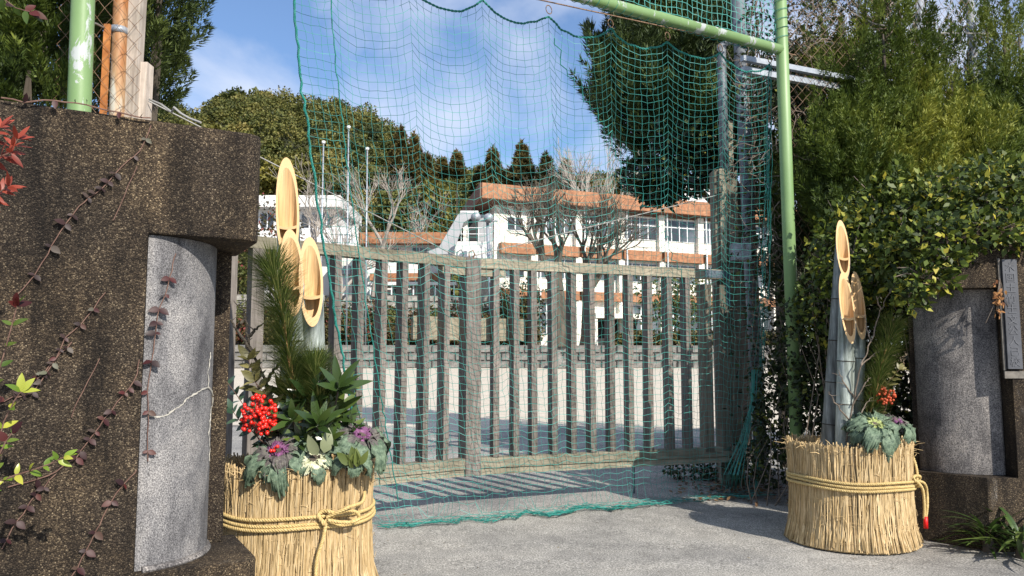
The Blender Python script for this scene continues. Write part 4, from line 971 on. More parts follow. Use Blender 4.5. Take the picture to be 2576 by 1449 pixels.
HL = [jl(2145,640,6.4,.36,.35,.45), jl(2240,560,6.6,.5,.55,.45), jl(2360,560,6.4,.55,.6,.40), jl(2480,540,6.3,.5,.55,.38), jl(2370,650,5.85,.26,.3,.24), jl(2310,650,5.8,.3,.3,.3), jl(2330,700,5.48,.22,.10,.11), jl(2290,735,5.50,.13,.08,.13), jl(2375,655,5.45,.16,.1,.10), jl(2420,590,5.62,.30,.22,.17), jl(2490,590,5.60,.26,.2,.15), jl(2560,590,5.58,.3,.2,.17), jl(2350,610,5.6,.25,.2,.18), jl(2560,560,6.2,.45,.5,.45), jl(2280,680,6.1,.38,.4,.28), jl(2090,760,6.6,.28,.4,.4), jl(2200,720,6.4,.34,.4,.34), jl(2500,470,6.6,.6,.5,.25), jl(2690,560,6.2,.5,.5,.45), jl(2820,570,6.2,.5,.5,.4)]
link('leaves', fast_mesh('leaves', shell_leaves(HL, 16500, .062, .034).reshape(-1,3), 4), M['hedge'], hd)
MB().tube([(3.6,6.7,gz(6.7)-.1),(3.5,6.6,1.6),(3.2,6.5,2.6)], [.06,.045,.02], 7).tube([(3.6,6.7,.6),(4.0,6.5,2.4),(4.2,6.3,2.7)], [.04,.03,.01], 6).build('trunk', M['bark'], hd)
tw = MB()
for i in range(60):
    l = random.choice(HL); a = Vector(l[:3]); d = Vector((random.gauss(0,1), random.gauss(0,1), random.gauss(0,1)+.5)).normalized(); b = a+Vector((d.x*l[3], d.y*l[4], d.z*l[5]))*1.12
    tw.tube([a, a.lerp(b,.6)+Vector((0,0,.03)), b], [.008,.005,.002], 4)
tw.build('twigs', M['drytwig'], hd)
iv = thing('ivy_mass', 'dark ivy and small shrubs hanging between the green post and the gate pillar', 'shrub', (2.8, 6.7, gz(6.7)))
IL = [jl(2060,860,6.9,.34,.3,.5), jl(2070,1000,6.9,.32,.3,.45), jl(2180,860,6.75,.36,.25,.5), jl(2240,950,6.5,.26,.2,.5), jl(1965,1060,7.3,.26,.25,.32), jl(1950,1160,7.4,.3,.25,.22), jl(2200,1050,6.6,.36,.25,.35), jl(2280,800,6.35,.26,.16,.22), jl(1985,900,7.35,.16,.2,.5), jl(1960,1000,7.4,.2,.2,.4), jl(2130,960,6.8,.4,.2,.6), jl(2100,880,7.2,.45,.2,.7), jl(2235,880,6.9,.4,.2,.7), jl(2180,1030,7.0,.45,.2,.4), jl(1740,1178,8.5,.3,.15,.13), jl(1810,1170,8.4,.3,.2,.17), jl(1880,1165,8.0,.25,.2,.2)]
link('leaves', fast_mesh('leaves', shell_leaves(IL, 17000, .05, .032).reshape(-1,3), 4), M['ivy'], iv)
tw = MB()
for i in range(70):
    l = random.choice(IL); a = Vector((l[0]+random.uniform(-1,1)*l[3], l[1]-l[4]*.8, gz(6.7))); b = Vector((l[0]+random.uniform(-1,1)*l[3], l[1]-l[4]*.9, l[2]+l[5]))
    tw.tube([a, a.lerp(b,.35)+Vector((random.uniform(-.1,.1),-.03,0)), a.lerp(b,.7)+Vector((random.uniform(-.12,.12),0,0)), b], [.006,.005,.004,.002], 4)
tw.build('stems', M['drytwig'], iv)
# dry creeper tangle on the fence and poles
ct = thing('dry_creeper', 'tangle of dry creeper stems on the fence and the steel pole', 'vine', (2.7, 7.6, gz(7.6)))
tw = MB(); cl_ = []
def wander(a, n, st, bias):
    p = Vector(a); d = Vector((random.gauss(0,1), random.gauss(0,.2), random.gauss(0,1))).normalized(); out = [p.copy()]
    for i in range(n):
        d = (d+Vector((random.gauss(0,.7), random.gauss(0,.12), random.gauss(0,.7)))+bias).normalized(); p = p+d*st; out.append(p.copy())
    return out
for i in range(300):
    if i < 90: a = at(random.uniform(1885,1985), random.uniform(260,1150), random.uniform(7.5,8.2))
    elif i < 190: a = at(random.uniform(1850,2130), random.uniform(-40,300), random.uniform(7.7,8.4))
    else: a = at(random.uniform(2020,2330), random.uniform(-30,230), random.uniform(7.9,8.6))
    w = wander(a, 9, .07, Vector((0,0,.12))); tw.tube(w, [.0055-.0004*j for j in range(10)], 3, False)
    if i < 230 : cl_ += [tuple(p) for p in w[::3]]
for x0 in (1889, 1901, 1910):
    w = [at(x0+random.uniform(-9,9), y, 8.38) for y in range(1150, -40, -45)]; tw.tube(w, .008, 4, False); cl_ += [tuple(p) for p in w]*2
stuff(tw.build('stems', M['drytwig'], ct))
link('leaves', fast_mesh('leaves', cluster_leaves(np.array(cl_), .10, 3, .055, .032, .3).reshape(-1,3), 4), M['ivy'], ct)
# evergreen broad-leaf growth under the big juniper
ev = thing('camellia_tree', 'dark broad-leaved tree under the big juniper with a few sunlit leaves', 'tree', (2.85, 10.0, gz(10)))
EL = [jl(1700,440,9.9,.65,.5,.32), jl(1640,440,9.9,.42,.4,.3), jl(1800,400,9.9,.35,.4,.35), jl(1660,480,9.8,.3,.3,.22), jl(1740,350,9.8,.55,.4,.3)]
link('crown', fast_mesh('crown', shell_leaves(EL, 5200, .085, .05, .6, .4).reshape(-1,3), 4), leafmat('camellia_leaves', [(0,(.008,.016,.006)),(.7,(.02,.035,.010)),(.95,(.05,.08,.018)),(1,(.35,.33,.05))], .35, .12, 0, .4), ev)
MB().tube([(2.9,10,gz(10)-.1),(2.9,10,3.6),(2.3,9.9,4.0)], [.08,.07,.03], 8).tube([(2.89,10,3.4),(2.7,9.9,4.5)], [.05,.02], 6).build('trunk', M['bark'], ev)
# leaf litter at the foot of the hedge
n = 620; Pl = []
for i in range(n):
    g = grd(random.gauss(1850, 60), random.gauss(1225, 16)) if i < 300 else grd(random.uniform(1700,1990), random.uniform(1180,1265)); Pl.append((g.x, g.y, gz(g.y)+.006+random.random()*.02))
stuff(tag(link('leaf_litter', fast_mesh('leaf_litter', leaf_verts(np.array(Pl), rdir(n)*np.array([1,1,.15]), np.array([0,0,1.])+rdir(n)*.35, .06, .032).reshape(-1,3), 4), leafmat('dead_leaves', [(0,(.05,.028,.015)),(.6,(.16,.085,.04)),(1,(.3,.2,.1))], .8, .1)), 'brown fallen leaves lying below the dark hedge', 'leaf litter'))

n = 70; Pl = []
for i in range(n):
    g = grd(random.uniform(960, 2300), random.uniform(1255, 1449)); Pl.append((g.x, g.y, gz(g.y)+.004))
stuff(tag(link('road_debris', fast_mesh('road_debris', leaf_verts(np.array(Pl), rdir(n)*np.array([1,1,.05]), np.array([0,0,1.])+rdir(n)*.2, rng.uniform(.012,.035,n), .01).reshape(-1,3), 4), leafmat('dry_debris', [(0,(.05,.035,.02)),(.6,(.15,.10,.06)),(1,(.28,.22,.13))], .8, .1)), 'sparse dry bits and leaf crumbs scattered on the road', 'debris'))
# ============================================================ shared leaf meshes
def leaf_shape(name, w, fold=.15, curl=.15, n=5, tipw=1.0, mid=.45):
    """leaf along +Y, unit length, normal +Z"""
    mb = MB(); V = []; 
    for i in range(n+1):
        t = i/n; ww = w/2*(math.sin(math.pi*t**(.75 if mid < .5 else 1.15))**.8 if 0 < t < 1 else 0)
        z = -curl*t*t
        V += [(-ww, t, z+fold*ww), (0, t, z), (ww, t, z+fold*ww)]
    fs = []
    for i in range(n):
        a = 3*i; fs += [(a, a+1, a+4, a+3), (a+1, a+2, a+5, a+4)]
    mb.add(V, fs); me = mb.mesh(name); me.polygons.foreach_set('use_smooth', np.ones(len(me.polygons), bool)); return me
def place_leaf(me, par, p, d, nrm, size, name='leaf'):
    o = bpy.data.objects.new(name, me); col.objects.link(o); o.parent = par; o.matrix_parent_inverse = parent_inv(par)
    y = Vector(d).normalized(); z = Vector(nrm); z = z-y*z.dot(y)
    z = z.normalized() if z.length > 1e-5 else y.orthogonal().normalized(); x = y.cross(z)
    m = Matrix((x*size, y*size, z*size)).transposed().to_4x4(); m.translation = Vector(p); o.matrix_basis = m; return o
def leafset(name, w, mat, **k):
    me = leaf_shape(name, w, **k); me.materials.append(mat); return me
LM_red = leafset('creeper_leaf', .62, leafobj('creeper_leaf_red', [(0,(.02,.009,.010)),(.4,(.038,.010,.011)),(.75,(.075,.015,.014)),(1,(.06,.04,.028))], .48, .08, .25), curl=.12)
LM_grey = leafset('creeper_leaf_pale', .6, leafobj('creeper_leaf_bronze', [(0,(.022,.013,.013)),(.5,(.042,.022,.022)),(.85,(.07,.056,.046)),(1,(.10,.105,.07))], .5, .08, .25), curl=.12)
M['vine'] = pmat('creeper_stem', [(.3, (.09,.045,.035)), (.7, (.20,.12,.09))], 30, .8, 0)
LNO = -LN    # outward normal of the left wall
def wallp(x, y, off=.006): return plane_hit(x, y, LO, LN)+LNO*off
def creeper(label, pts, sz, meshes, every, seed, proj=wallp, r=.0022, rag=0):
    rs = random.Random(seed); th = thing('creeper', label, 'vine', proj(*pts[0]), 'creepers on the pebble wall')
    W = [proj(*p) for p in pts]; P = []
    for a, b in zip(W, W[1:]):
        m = max(2, int((b-a).length/.03))
        P += [a.lerp(b, i/m)+Vector((rs.gauss(0,.002), 0, rs.gauss(0,.002))) for i in range(m)]
    P.append(W[-1]); MB().tube(P, r, 5).build('stem', M['vine'], th); acc = 0
    for a, b in zip(P, P[1:]):
        acc += (b-a).length
        if acc > every*rs.choice([.45,.7,1,1.2,1.7]):
            acc = 0; t = (b-a).normalized(); side = t.cross(LNO)
            for s in (-1, 1):
                if rs.random() < .2: continue
                d = side*s*rs.uniform(.7,1)+Vector((0,0,-.6))*rs.uniform(.2,1)+LNO*rs.uniform(.15,.5)
                place_leaf(rs.choice(meshes), th, b+LNO*.004, d, LNO+Vector((rs.gauss(0,.4), rs.gauss(0,.3), .45)), sz*.64*rs.uniform(.55,1.35))
    return th
creeper('long thin creeper with bronze leaf pairs slanting across the upper wall face', [(378,318),(368,350),(352,380),(322,405),(290,440),(255,475),(222,500),(200,520),(165,565),(140,600),(118,640),(88,690),(40,745)], .052, [LM_grey], .05, 1)
creeper('dense creeper with small dark leaves below the long thin one', [(262,735),(235,775),(205,815),(165,850),(140,900),(110,940),(80,965),(50,990),(10,1010)], .034, [LM_grey, LM_red], .022, 2)
creeper('dense creeper branch running beside the small-leaved one', [(180,860),(150,890),(118,935),(85,985),(40,1000)], .036, [LM_grey], .026, 22)
def colp(x, y):
    return col_at(max(x, 372), y)+LNO*.010
creeper('red-leaved creeper hanging down the smooth grey column', [(442,640),(434,665),(426,700),(415,740),(402,775),(394,810),(388,860),(382,905),(375,960),(366,1010),(360,1060),(354,1110),(348,1160)], .055, [LM_red], .075, 3, colp)
creeper('red creeper strand along the pebble edge beside the grey column', [(350,905),(344,940),(325,975),(305,1000),(280,1030),(262,1055),(240,1085),(215,1120),(190,1150),(140,1185),(95,1205),(20,1225)], .045, [LM_red, LM_red, LM_grey], .05, 4)
creeper('dark creeper low on the wall with scattered leaves', [(345,1180),(330,1195),(290,1240),(260,1300),(240,1340),(205,1405),(180,1449)], .05, [LM_red], .09, 5)
creeper('short dark creeper in the lower corner of the wall', [(140,1190),(110,1225),(80,1260),(60,1290),(30,1330),(5,1380)], .05, [LM_red, LM_grey], .04, 6)
creeper('bare pale creeper stems streaking the wall face', [(345,420),(322,470),(300,520),(285,555)], .02, [LM_grey], 9, 7, r=.0018)
creeper('dry pale stem slanting low across the wall', [(250,905),(220,960),(195,1010),(180,1050)], .02, [LM_grey], 9, 8, r=.0018)
def topp(x, y): p = at(x, y, 3.2); return p
creeper('creeper trailing along the top edge of the pebble wall', [(5,250),(60,262),(110,255),(190,262),(270,280),(330,295),(378,300)], .045, [LM_red, LM_grey], .08, 9, lambda x, y: plane_hit(x, y, LO, LN)+LNO*.02, r=.003)
# twigs poking in at the left edge, on nearer shrubs rooted out of frame
LM_green = leafset('fresh_leaf', .42, leafobj('fresh_green_leaf', [(0,(.10,.17,.02)),(.6,(.20,.30,.035)),(1,(.42,.42,.06))], .3, .25, .5), curl=.25)
LM_dgreen = leafset('dark_leaf', .44, leafobj('dark_green_leaf', [(0,(.05,.09,.015)),(1,(.12,.17,.03))], .3, .2, .5), curl=.2)
LM_rednan = leafset('red_leaf', .3, leafobj('red_shrub_leaf', [(0,(.16,.025,.015)),(1,(.36,.07,.04))], .45, .25, .4), curl=.15)
def sprig(name, label, cat, pts, Y, meshes, sz, every, seed, up=.4, r=.004, stemmat=None, whorl=2, group=None, out=.9):
    rs = random.Random(seed); P0 = [at(x, y, Y) for x, y in pts]; th = thing(name, label, cat, P0[0], group); P = []
    for a, b in zip(P0, P0[1:]):
        m = max(2, int((b-a).length/.02)); P += [a.lerp(b, i/m) for i in range(m)]
    P.append(P0[-1]); MB().tube(P, [r*(1-.6*i/len(P)) for i in range(len(P))], 6).build('stem', stemmat or M['vine'], th); acc = every*.6; ang = rs.uniform(0, 6)
    for a, b in zip(P, P[1:]):
        acc += (b-a).length
        if acc > every:
            acc = 0; t = (b-a).normalized(); u = t.orthogonal().normalized(); w = t.cross(u); ang += 1.3
            for k in range(whorl):
                an = ang+k*2*math.pi/whorl+rs.uniform(-.4,.4); rd = u*math.cos(an)+w*math.sin(an); d = rd*out+t*rs.uniform(.3,.9)
                place_leaf(rs.choice(meshes), th, b, d, t*.4+Zu*up+Vector((rs.gauss(0,.3),-.8,0))+rd*.1, sz*rs.uniform(.7,1.2))
    t = (P[-1]-P[-2]).normalized()
    for k in range(3): 
        d = t+Vector((rs.gauss(0,.5), rs.gauss(0,.5), rs.gauss(0,.4))); place_leaf(rs.choice(meshes), th, P[-1], d, Vector((rs.gauss(0,.5),-1,.6)), sz*rs.uniform(.7,1.1))
    return th
sprig('shrub_sprig', 'fresh green leafy sprig before the wall at mid height', 'plant', [(-60,1400),(-30,1200),(10,1060),(35,1010),(52,985)], 2.55, [LM_green], .055, .045, 1)
sprig('shrub_sprig', 'leafy sprig with bronze tip above the fresh green one', 'plant', [(-70,1400),(-40,1050),(10,890),(35,800),(42,770)], 2.55, [LM_dgreen, LM_dgreen, LM_red], .05, .06, 2)
sprig('shrub_sprig', 'yellow-green leafy sprig trailing low along the wall face', 'plant', [(-70,1260),(-10,1215),(40,1195),(90,1180),(130,1165),(160,1150)], 2.6, [LM_green], .042, .035, 3)
sprig('shrub_sprig', 'red-tinged leafy sprig at the lower wall corner', 'plant', [(-60,1300),(-15,1170),(15,1110),(30,1090)], 2.5, [LM_red, LM_dgreen], .045, .04, 4)
for i, pts in enumerate(([(-90,560),(-30,500),(20,470)], [(-90,420),(-20,400),(25,385),(45,350)], [(-90,420),(-30,350),(0,320)])):
    sprig('red_shrub_twig', ['red feathery shrub twig at the wall edge, lowest of three','red feathery shrub twig at the wall edge, middle of three','red feathery shrub twig at the wall edge, topmost of three'][i], 'plant', pts, 2.3, [LM_rednan], .05, .018, 20+i, whorl=4)
sprig('shrub_sprig', 'yellow-brown leafy twig above the wall beside the green pole', 'plant', [(-60,-60),(0,-10),(40,20),(75,30)], 3.4, [LM_dgreen, LM_red], .07, .05, 30)

# ============================================================ strap-leaved plants at the foot of the right pillar
LM_strap = leafset('strap_leaf', .11, leafobj('strap_leaf_green', [(0,(.03,.06,.015)),(.6,(.07,.12,.025)),(1,(.17,.22,.06))], .3, .15, .5), curl=.55, n=7)
for i, (x, y, s) in enumerate(((2488,1388,.9),(2572,1404,1.05),(2540,1378,.95))):
    g = grd(x, y); th = thing('strap_leaf_plant', ['strap-leaved green clump at the pillar foot beside the bare pillar base','strap-leaved green clump growing farthest from the planter along the pillar foot','strap-leaved green clump tucked close against the pillar wall'][i], 'plant', g); rs = random.Random(300+i)
    for k in range(58):
        a = rs.uniform(0, 6.28); e = rs.uniform(.25, 1.2); d = Vector((math.cos(a)*math.cos(e), math.sin(a)*math.cos(e), math.sin(e)))
        b = g+Vector((math.cos(a), math.sin(a), 0))*rs.uniform(0,.09)*s+Zu*rs.uniform(.0,.16); place_leaf(LM_strap, th, b, d, Zu-d*.2, rs.uniform(.2,.32)*s)
    MB().tube([g-Zu*.05, g+Zu*.1], [.05,.03], 8).build('crown_root', M['bark'], th)
th = thing('dry_leaf_tuft', 'tuft of dry orange-brown leaves beside the name plaque', 'plant', plane_hit(2505,745,(3.5,fy(3.5),0),Vector((.05,1,0))))
LM_dry = leafset('dry_leaf', .5, leafobj('dry_orange_leaf', [(0,(.16,.06,.02)),(1,(.42,.21,.07))], .7, .2), curl=.4)
tw = MB(); rs = random.Random(9)
for i in range(46):
    x = rs.gauss(2506,7); y = rs.gauss(752,20); p = plane_hit(x, y, (3.5,fy(3.5)-.03,0), Vector((.05,1,0))); place_leaf(LM_dry, th, p+Vector((0,rs.uniform(-.04,0),0)), (rs.gauss(0,1), -.4, rs.gauss(-.3,1)), (rs.gauss(0,.6),-1,rs.gauss(0,.6)), rs.uniform(.02,.04))
for i in range(7):
    a = plane_hit(2515,700,(3.5,fy(3.5)-.02,0),Vector((.05,1,0))); b = plane_hit(rs.gauss(2500,16), rs.gauss(790,14), (3.5,fy(3.5)-.03,0), Vector((.05,1,0))); tw.tube([a, a.lerp(b,.5)+Vector((rs.uniform(-.02,.02),-.02,0)), b], .002, 4)
tw.build('stems', M['drytwig'], th)

# ============================================================ new-year decorations
def strawmat():
    m, nt, n, l, b = nodes('rice_straw'); v = coords(n, l, (1,1,.12)); f = noise(n, l, v, 60, 5, .7)
    r = ramp(n, [(.3, (.25,.175,.08)), (.5, (.44,.335,.19)), (.75, (.61,.50,.335))]); l.new(f, r.inputs['Fac'])
    oi = n.new('ShaderNodeObjectInfo'); r3 = ramp(n, [(0, (.5,.46,.4)), (.5, (.95,.94,.92)), (1, (1.25,1.23,1.18))]); l.new(oi.outputs['Random'], r3.inputs['Fac'])
    g = n.new('ShaderNodeNewGeometry'); r4 = ramp(n, [(0, (.75,.72,.66)), (1, (1.15,1.13,1.1))]); l.new(g.outputs['Random Per Island'], r4.inputs['Fac'])
    c = mixc(n, l, 1.0, r.outputs['Color'], r3.outputs['Color'], 'MULTIPLY'); c = mixc(n, l, 1.0, c, r4.outputs['Color'], 'MULTIPLY')
    l.new(c, b.inputs['Base Color']); b.inputs['Roughness'].default_value = .6; b.inputs['Specular IOR Level'].default_value = .3; return m
M['straw'] = strawmat()
M['strawdark'] = flat('shaded_straw', (.34,.24,.10), .9, var=.4, scale=30)
M['rope'] = pmat('straw_rope', [(.3, (.38,.26,.09)), (.7, (.64,.49,.23))], 90, .75, .4, .003)
M['redtape'] = flat('red_tape', (.65,.01,.01), .45)
def planter(label, c, Rb, Rt, H, seed, knot_a, ropes, tails, flare, nst=300):
    rs = random.Random(seed); z0 = gz(c[1]); th = thing('straw_planter', label, 'planter', (c[0], c[1], z0)); ctr = Vector((c[0], c[1], z0))
    prof = lambda t: (Rb+(Rt-Rb)*t-.02*math.sin(math.pi*t)+flare*max(0, .16-t)*1.0)
    mb = MB(); N = 48      # soil-filled inner tub behind the straw
    for rz, rr in ((.01, .93), (.9, .93), (.9, .02)): pass
    V = [ctr+Vector((math.cos(2*math.pi*i/N)*prof(t)*.982, math.sin(2*math.pi*i/N)*prof(t)*.982, H*t)) for t in (0,.25,.5,.75,.93) for i in range(N)]
    fs = [(j*N+i, j*N+(i+1)%N, (j+1)*N+(i+1)%N, (j+1)*N+i) for j in range(4) for i in range(N)]+[tuple(range(4*N, 5*N))]
    mb.add(V, fs); mb.build('inner_tub', M['straw'], th)
    meshes = []
    for q in range(10):
        pts = []; r0 = rs.uniform(.0038,.0068)
        for i in range(7):
            t = i/6*rs.uniform(.985,1.0) if i == 6 else i/6
            pts.append(Vector((prof(t)-prof(0)+rs.gauss(0,.0022), rs.gauss(0,.003), .012+H*t*1.0)))
        k = rs.choice([2,3,4]); m_ = MB().tube(pts, [r0*rs.uniform(.85,1.1)*(1.25 if i == k else 1) for i in range(7)], 5); me = m_.mesh('straw_stalk'); me.materials.append(M['straw'])
        me.polygons.foreach_set('use_smooth', np.ones(len(me.polygons), bool)); meshes.append(me)
    for i in range(nst):
        a = 2*math.pi*i/nst+rs.gauss(0,.008); rr = prof(0)+rs.gauss(0,.006)
        o = link('straw_stalk', rs.choice(meshes), None, th)
        o.matrix_basis = Matrix.Translation(ctr+Vector((math.cos(a)*rr, math.sin(a)*rr, rs.uniform(-.012,.02)))) @ Matrix.Rotation(a, 4, 'Z') @ Matrix.Rotation(rs.gauss(0,.014), 4, 'X') @ Matrix.Diagonal((1, 1, rs.uniform(.965,1.02), 1))
    # thin loose straws laid over, and frayed rim
    mb = MB()
    for i in range(1100):
        a = rs.uniform(0, 6.28); t0 = rs.uniform(0,.75); ln = rs.uniform(.12,.5); rr = lambda t: prof(t)+.012
        pts = [ctr+Vector((math.cos(a+rs.gauss(0,.01)+s*.02)*rr(t0+ln*s), math.sin(a+s*.02)*rr(t0+ln*s), H*min(1.0, t0+ln*s))) for s in (0,.35,.7,1)]
        mb.tube(pts, [.003,.0035,.003,.0015], 3)
    for i in range(620):     # fine full-length straws between the thick ones
        a = rs.uniform(0, 6.28); da = rs.gauss(0,.012); rr = rs.uniform(-.002,.009); h1 = rs.uniform(.96,1.01)
        mb.tube([ctr+Vector((math.cos(a+da*t)*(prof(t)+rr), math.sin(a+da*t)*(prof(t)+rr), .01+H*t)) for t in (0,.2,.4,.6,.8,h1)], rs.uniform(.0028,.0048), 4)
    for i in range(330):
        a = rs.uniform(0, 6.28); t0 = rs.uniform(.9,1.0); b = ctr+Vector((math.cos(a)*prof(1)*rs.uniform(.9,1.02), math.sin(a)*prof(1)*rs.uniform(.9,1.02), H*t0)); d = Vector((math.cos(a)*rs.gauss(.25,.5)+rs.gauss(0,.4), math.sin(a)*rs.gauss(.25,.5)+rs.gauss(0,.4), rs.uniform(.05,.9)))
        ln = rs.uniform(.03,.10); mb.tube([b, b+d*ln*.5, b+d*ln+Vector((0,0,-.02))], [.0026,.0022,.001], 3)
    for i in range(90):     # curled wisps on the side
        a = rs.uniform(0, 6.28); t0 = rs.uniform(.15,.97); b = ctr+Vector((math.cos(a)*(prof(t0)+.014), math.sin(a)*(prof(t0)+.014), H*t0)); tang = Vector((-math.sin(a), math.cos(a), 0))*rs.choice([-1,1]); o_ = Vector((math.cos(a), math.sin(a), 0))
        ln = rs.uniform(.03,.09); mb.tube([b, b+tang*ln*.5+o_*.008+Zu*rs.uniform(-.02,.03), b+tang*ln+o_*rs.uniform(0,.02)+Zu*rs.uniform(-.05,.03)], [.0016,.0016,.0008], 3)
    for zz in (.08,.16,.25,.34,.43,.52,.62,.72,.84,.93):        # thin weaving cords
        pts = []
        for i in range(181):
            a = 2*math.pi*i/180; rr = prof(zz)+.010+rs.gauss(0,.0012); pts.append(ctr+Vector((math.cos(a)*rr, math.sin(a)*rr, H*zz+rs.gauss(0,.003)+.008*math.sin(3*a+zz*20))))
        mb.tube(pts, .0015, 3)
    stuff(mb.build('loose_straw', M['straw'], th))
    # rope turns
    for (zf, tilt, off) in ropes:
        pts = []
        for i in range(97):
            a = 2*math.pi*i/96+knot_a; t = zf; rr = prof(t)+.022+off; zz = H*t+tilt*math.cos(a-knot_a)+.006*math.sin(4*a); pts.append(ctr+Vector((math.cos(a)*rr, math.sin(a)*rr, zz)))
        rope2(pts, .0095, .045, 3, 5, 420).build('rope_turn', M['rope'], th, True)
    kp = ctr+Vector((math.cos(knot_a)*(prof(ropes[0][0])+.04), math.sin(knot_a)*(prof(ropes[0][0])+.04), H*ropes[0][0]+ropes[0][1]*1))
    tg = Vector((-math.sin(knot_a), math.cos(knot_a), 0)); od = Vector((math.cos(knot_a), math.sin(knot_a), 0))
    kb = [kp+tg*.035*math.cos(a)*(1+.2*math.sin(3*a))+Zu*.035*math.sin(a)+od*.018*math.sin(2*a) for a in np.linspace(0, 6.28, 30)]
    rope2(kb, .0105, .05, 3, 5).build('knot', M['rope'], th, True)
    for tail in tails:
        pts = [kp+tg*a+od*b+Zu*c_ for a, b, c_ in tail]
        sm = []
        for i in range(len(pts)-1):
            p0 = pts[max(i-1,0)]; p1 = pts[i]; p2 = pts[i+1]; p3 = pts[min(i+2,len(pts)-1)]
            for s in np.linspace(0, 1, 8, endpoint=False): sm.append(p1+(p2-p0)*.5*s+(p0*2-p1*5+p2*4-p3)*.5*s*s+(p1*3-p0-p2*3+p3)*.5*s**3)
        sm.append(pts[-1]); rope2(sm, .0095, .045, 3, 5).build('rope_tail', M['rope'], th, True)
    return th, ctr, kp, tg, od
KL = (-1.228, 4.66); HL_ = .735
th, ctrL, kpL, tgL, odL = planter('straw-wrapped planter with rope bow below red berries, beside the pebble wall', KL, .435, .42, HL_, 71, R(-56), [(.66,.0,0),(.625,-.012,0),(.592,-.004,.004)],
    [[(0,0,0),(.07,.03,.03),(.15,.03,.02),(.17,.03,-.02),(.10,.04,-.03),(.0,.02,-.01)], [(0,0,0),(.10,.05,.05),(.20,.0,.06),(.25,-.08,.10)], [(0,.0,-.01),(-.02,.02,-.09),(-.05,.012,-.2),(-.06,.015,-.32),(-.085,.02,-.42)]], .18)
KR = (2.445, 5.88); HR_ = .70
th, ctrR, kpR, tgR, odR = planter('straw-wrapped planter with red-taped rope end standing beside the gate pillar', KR, .425, .415, HR_, 72, R(-33), [(.66,-.01,0),(.625,-.016,0),(.59,-.01,.004)],
    [[(0,0,0),(.03,.0,.06),(.06,-.02,.14),(.09,-.05,.2)], [(0,0,0),(.05,.04,-.02),(.09,.05,-.09),(.06,.05,-.18),(.045,.04,-.25)], [(0,0,0),(.03,.03,-.06),(.035,.035,-.16),(.04,.03,-.26)]], .14)
tp = kpR+tgR*.045+odR*.038-Zu*.28; MB().tube([tp+Zu*.035, tp-Zu*.045], .015, 10).build('tape_end', M['redtape'], th, True)
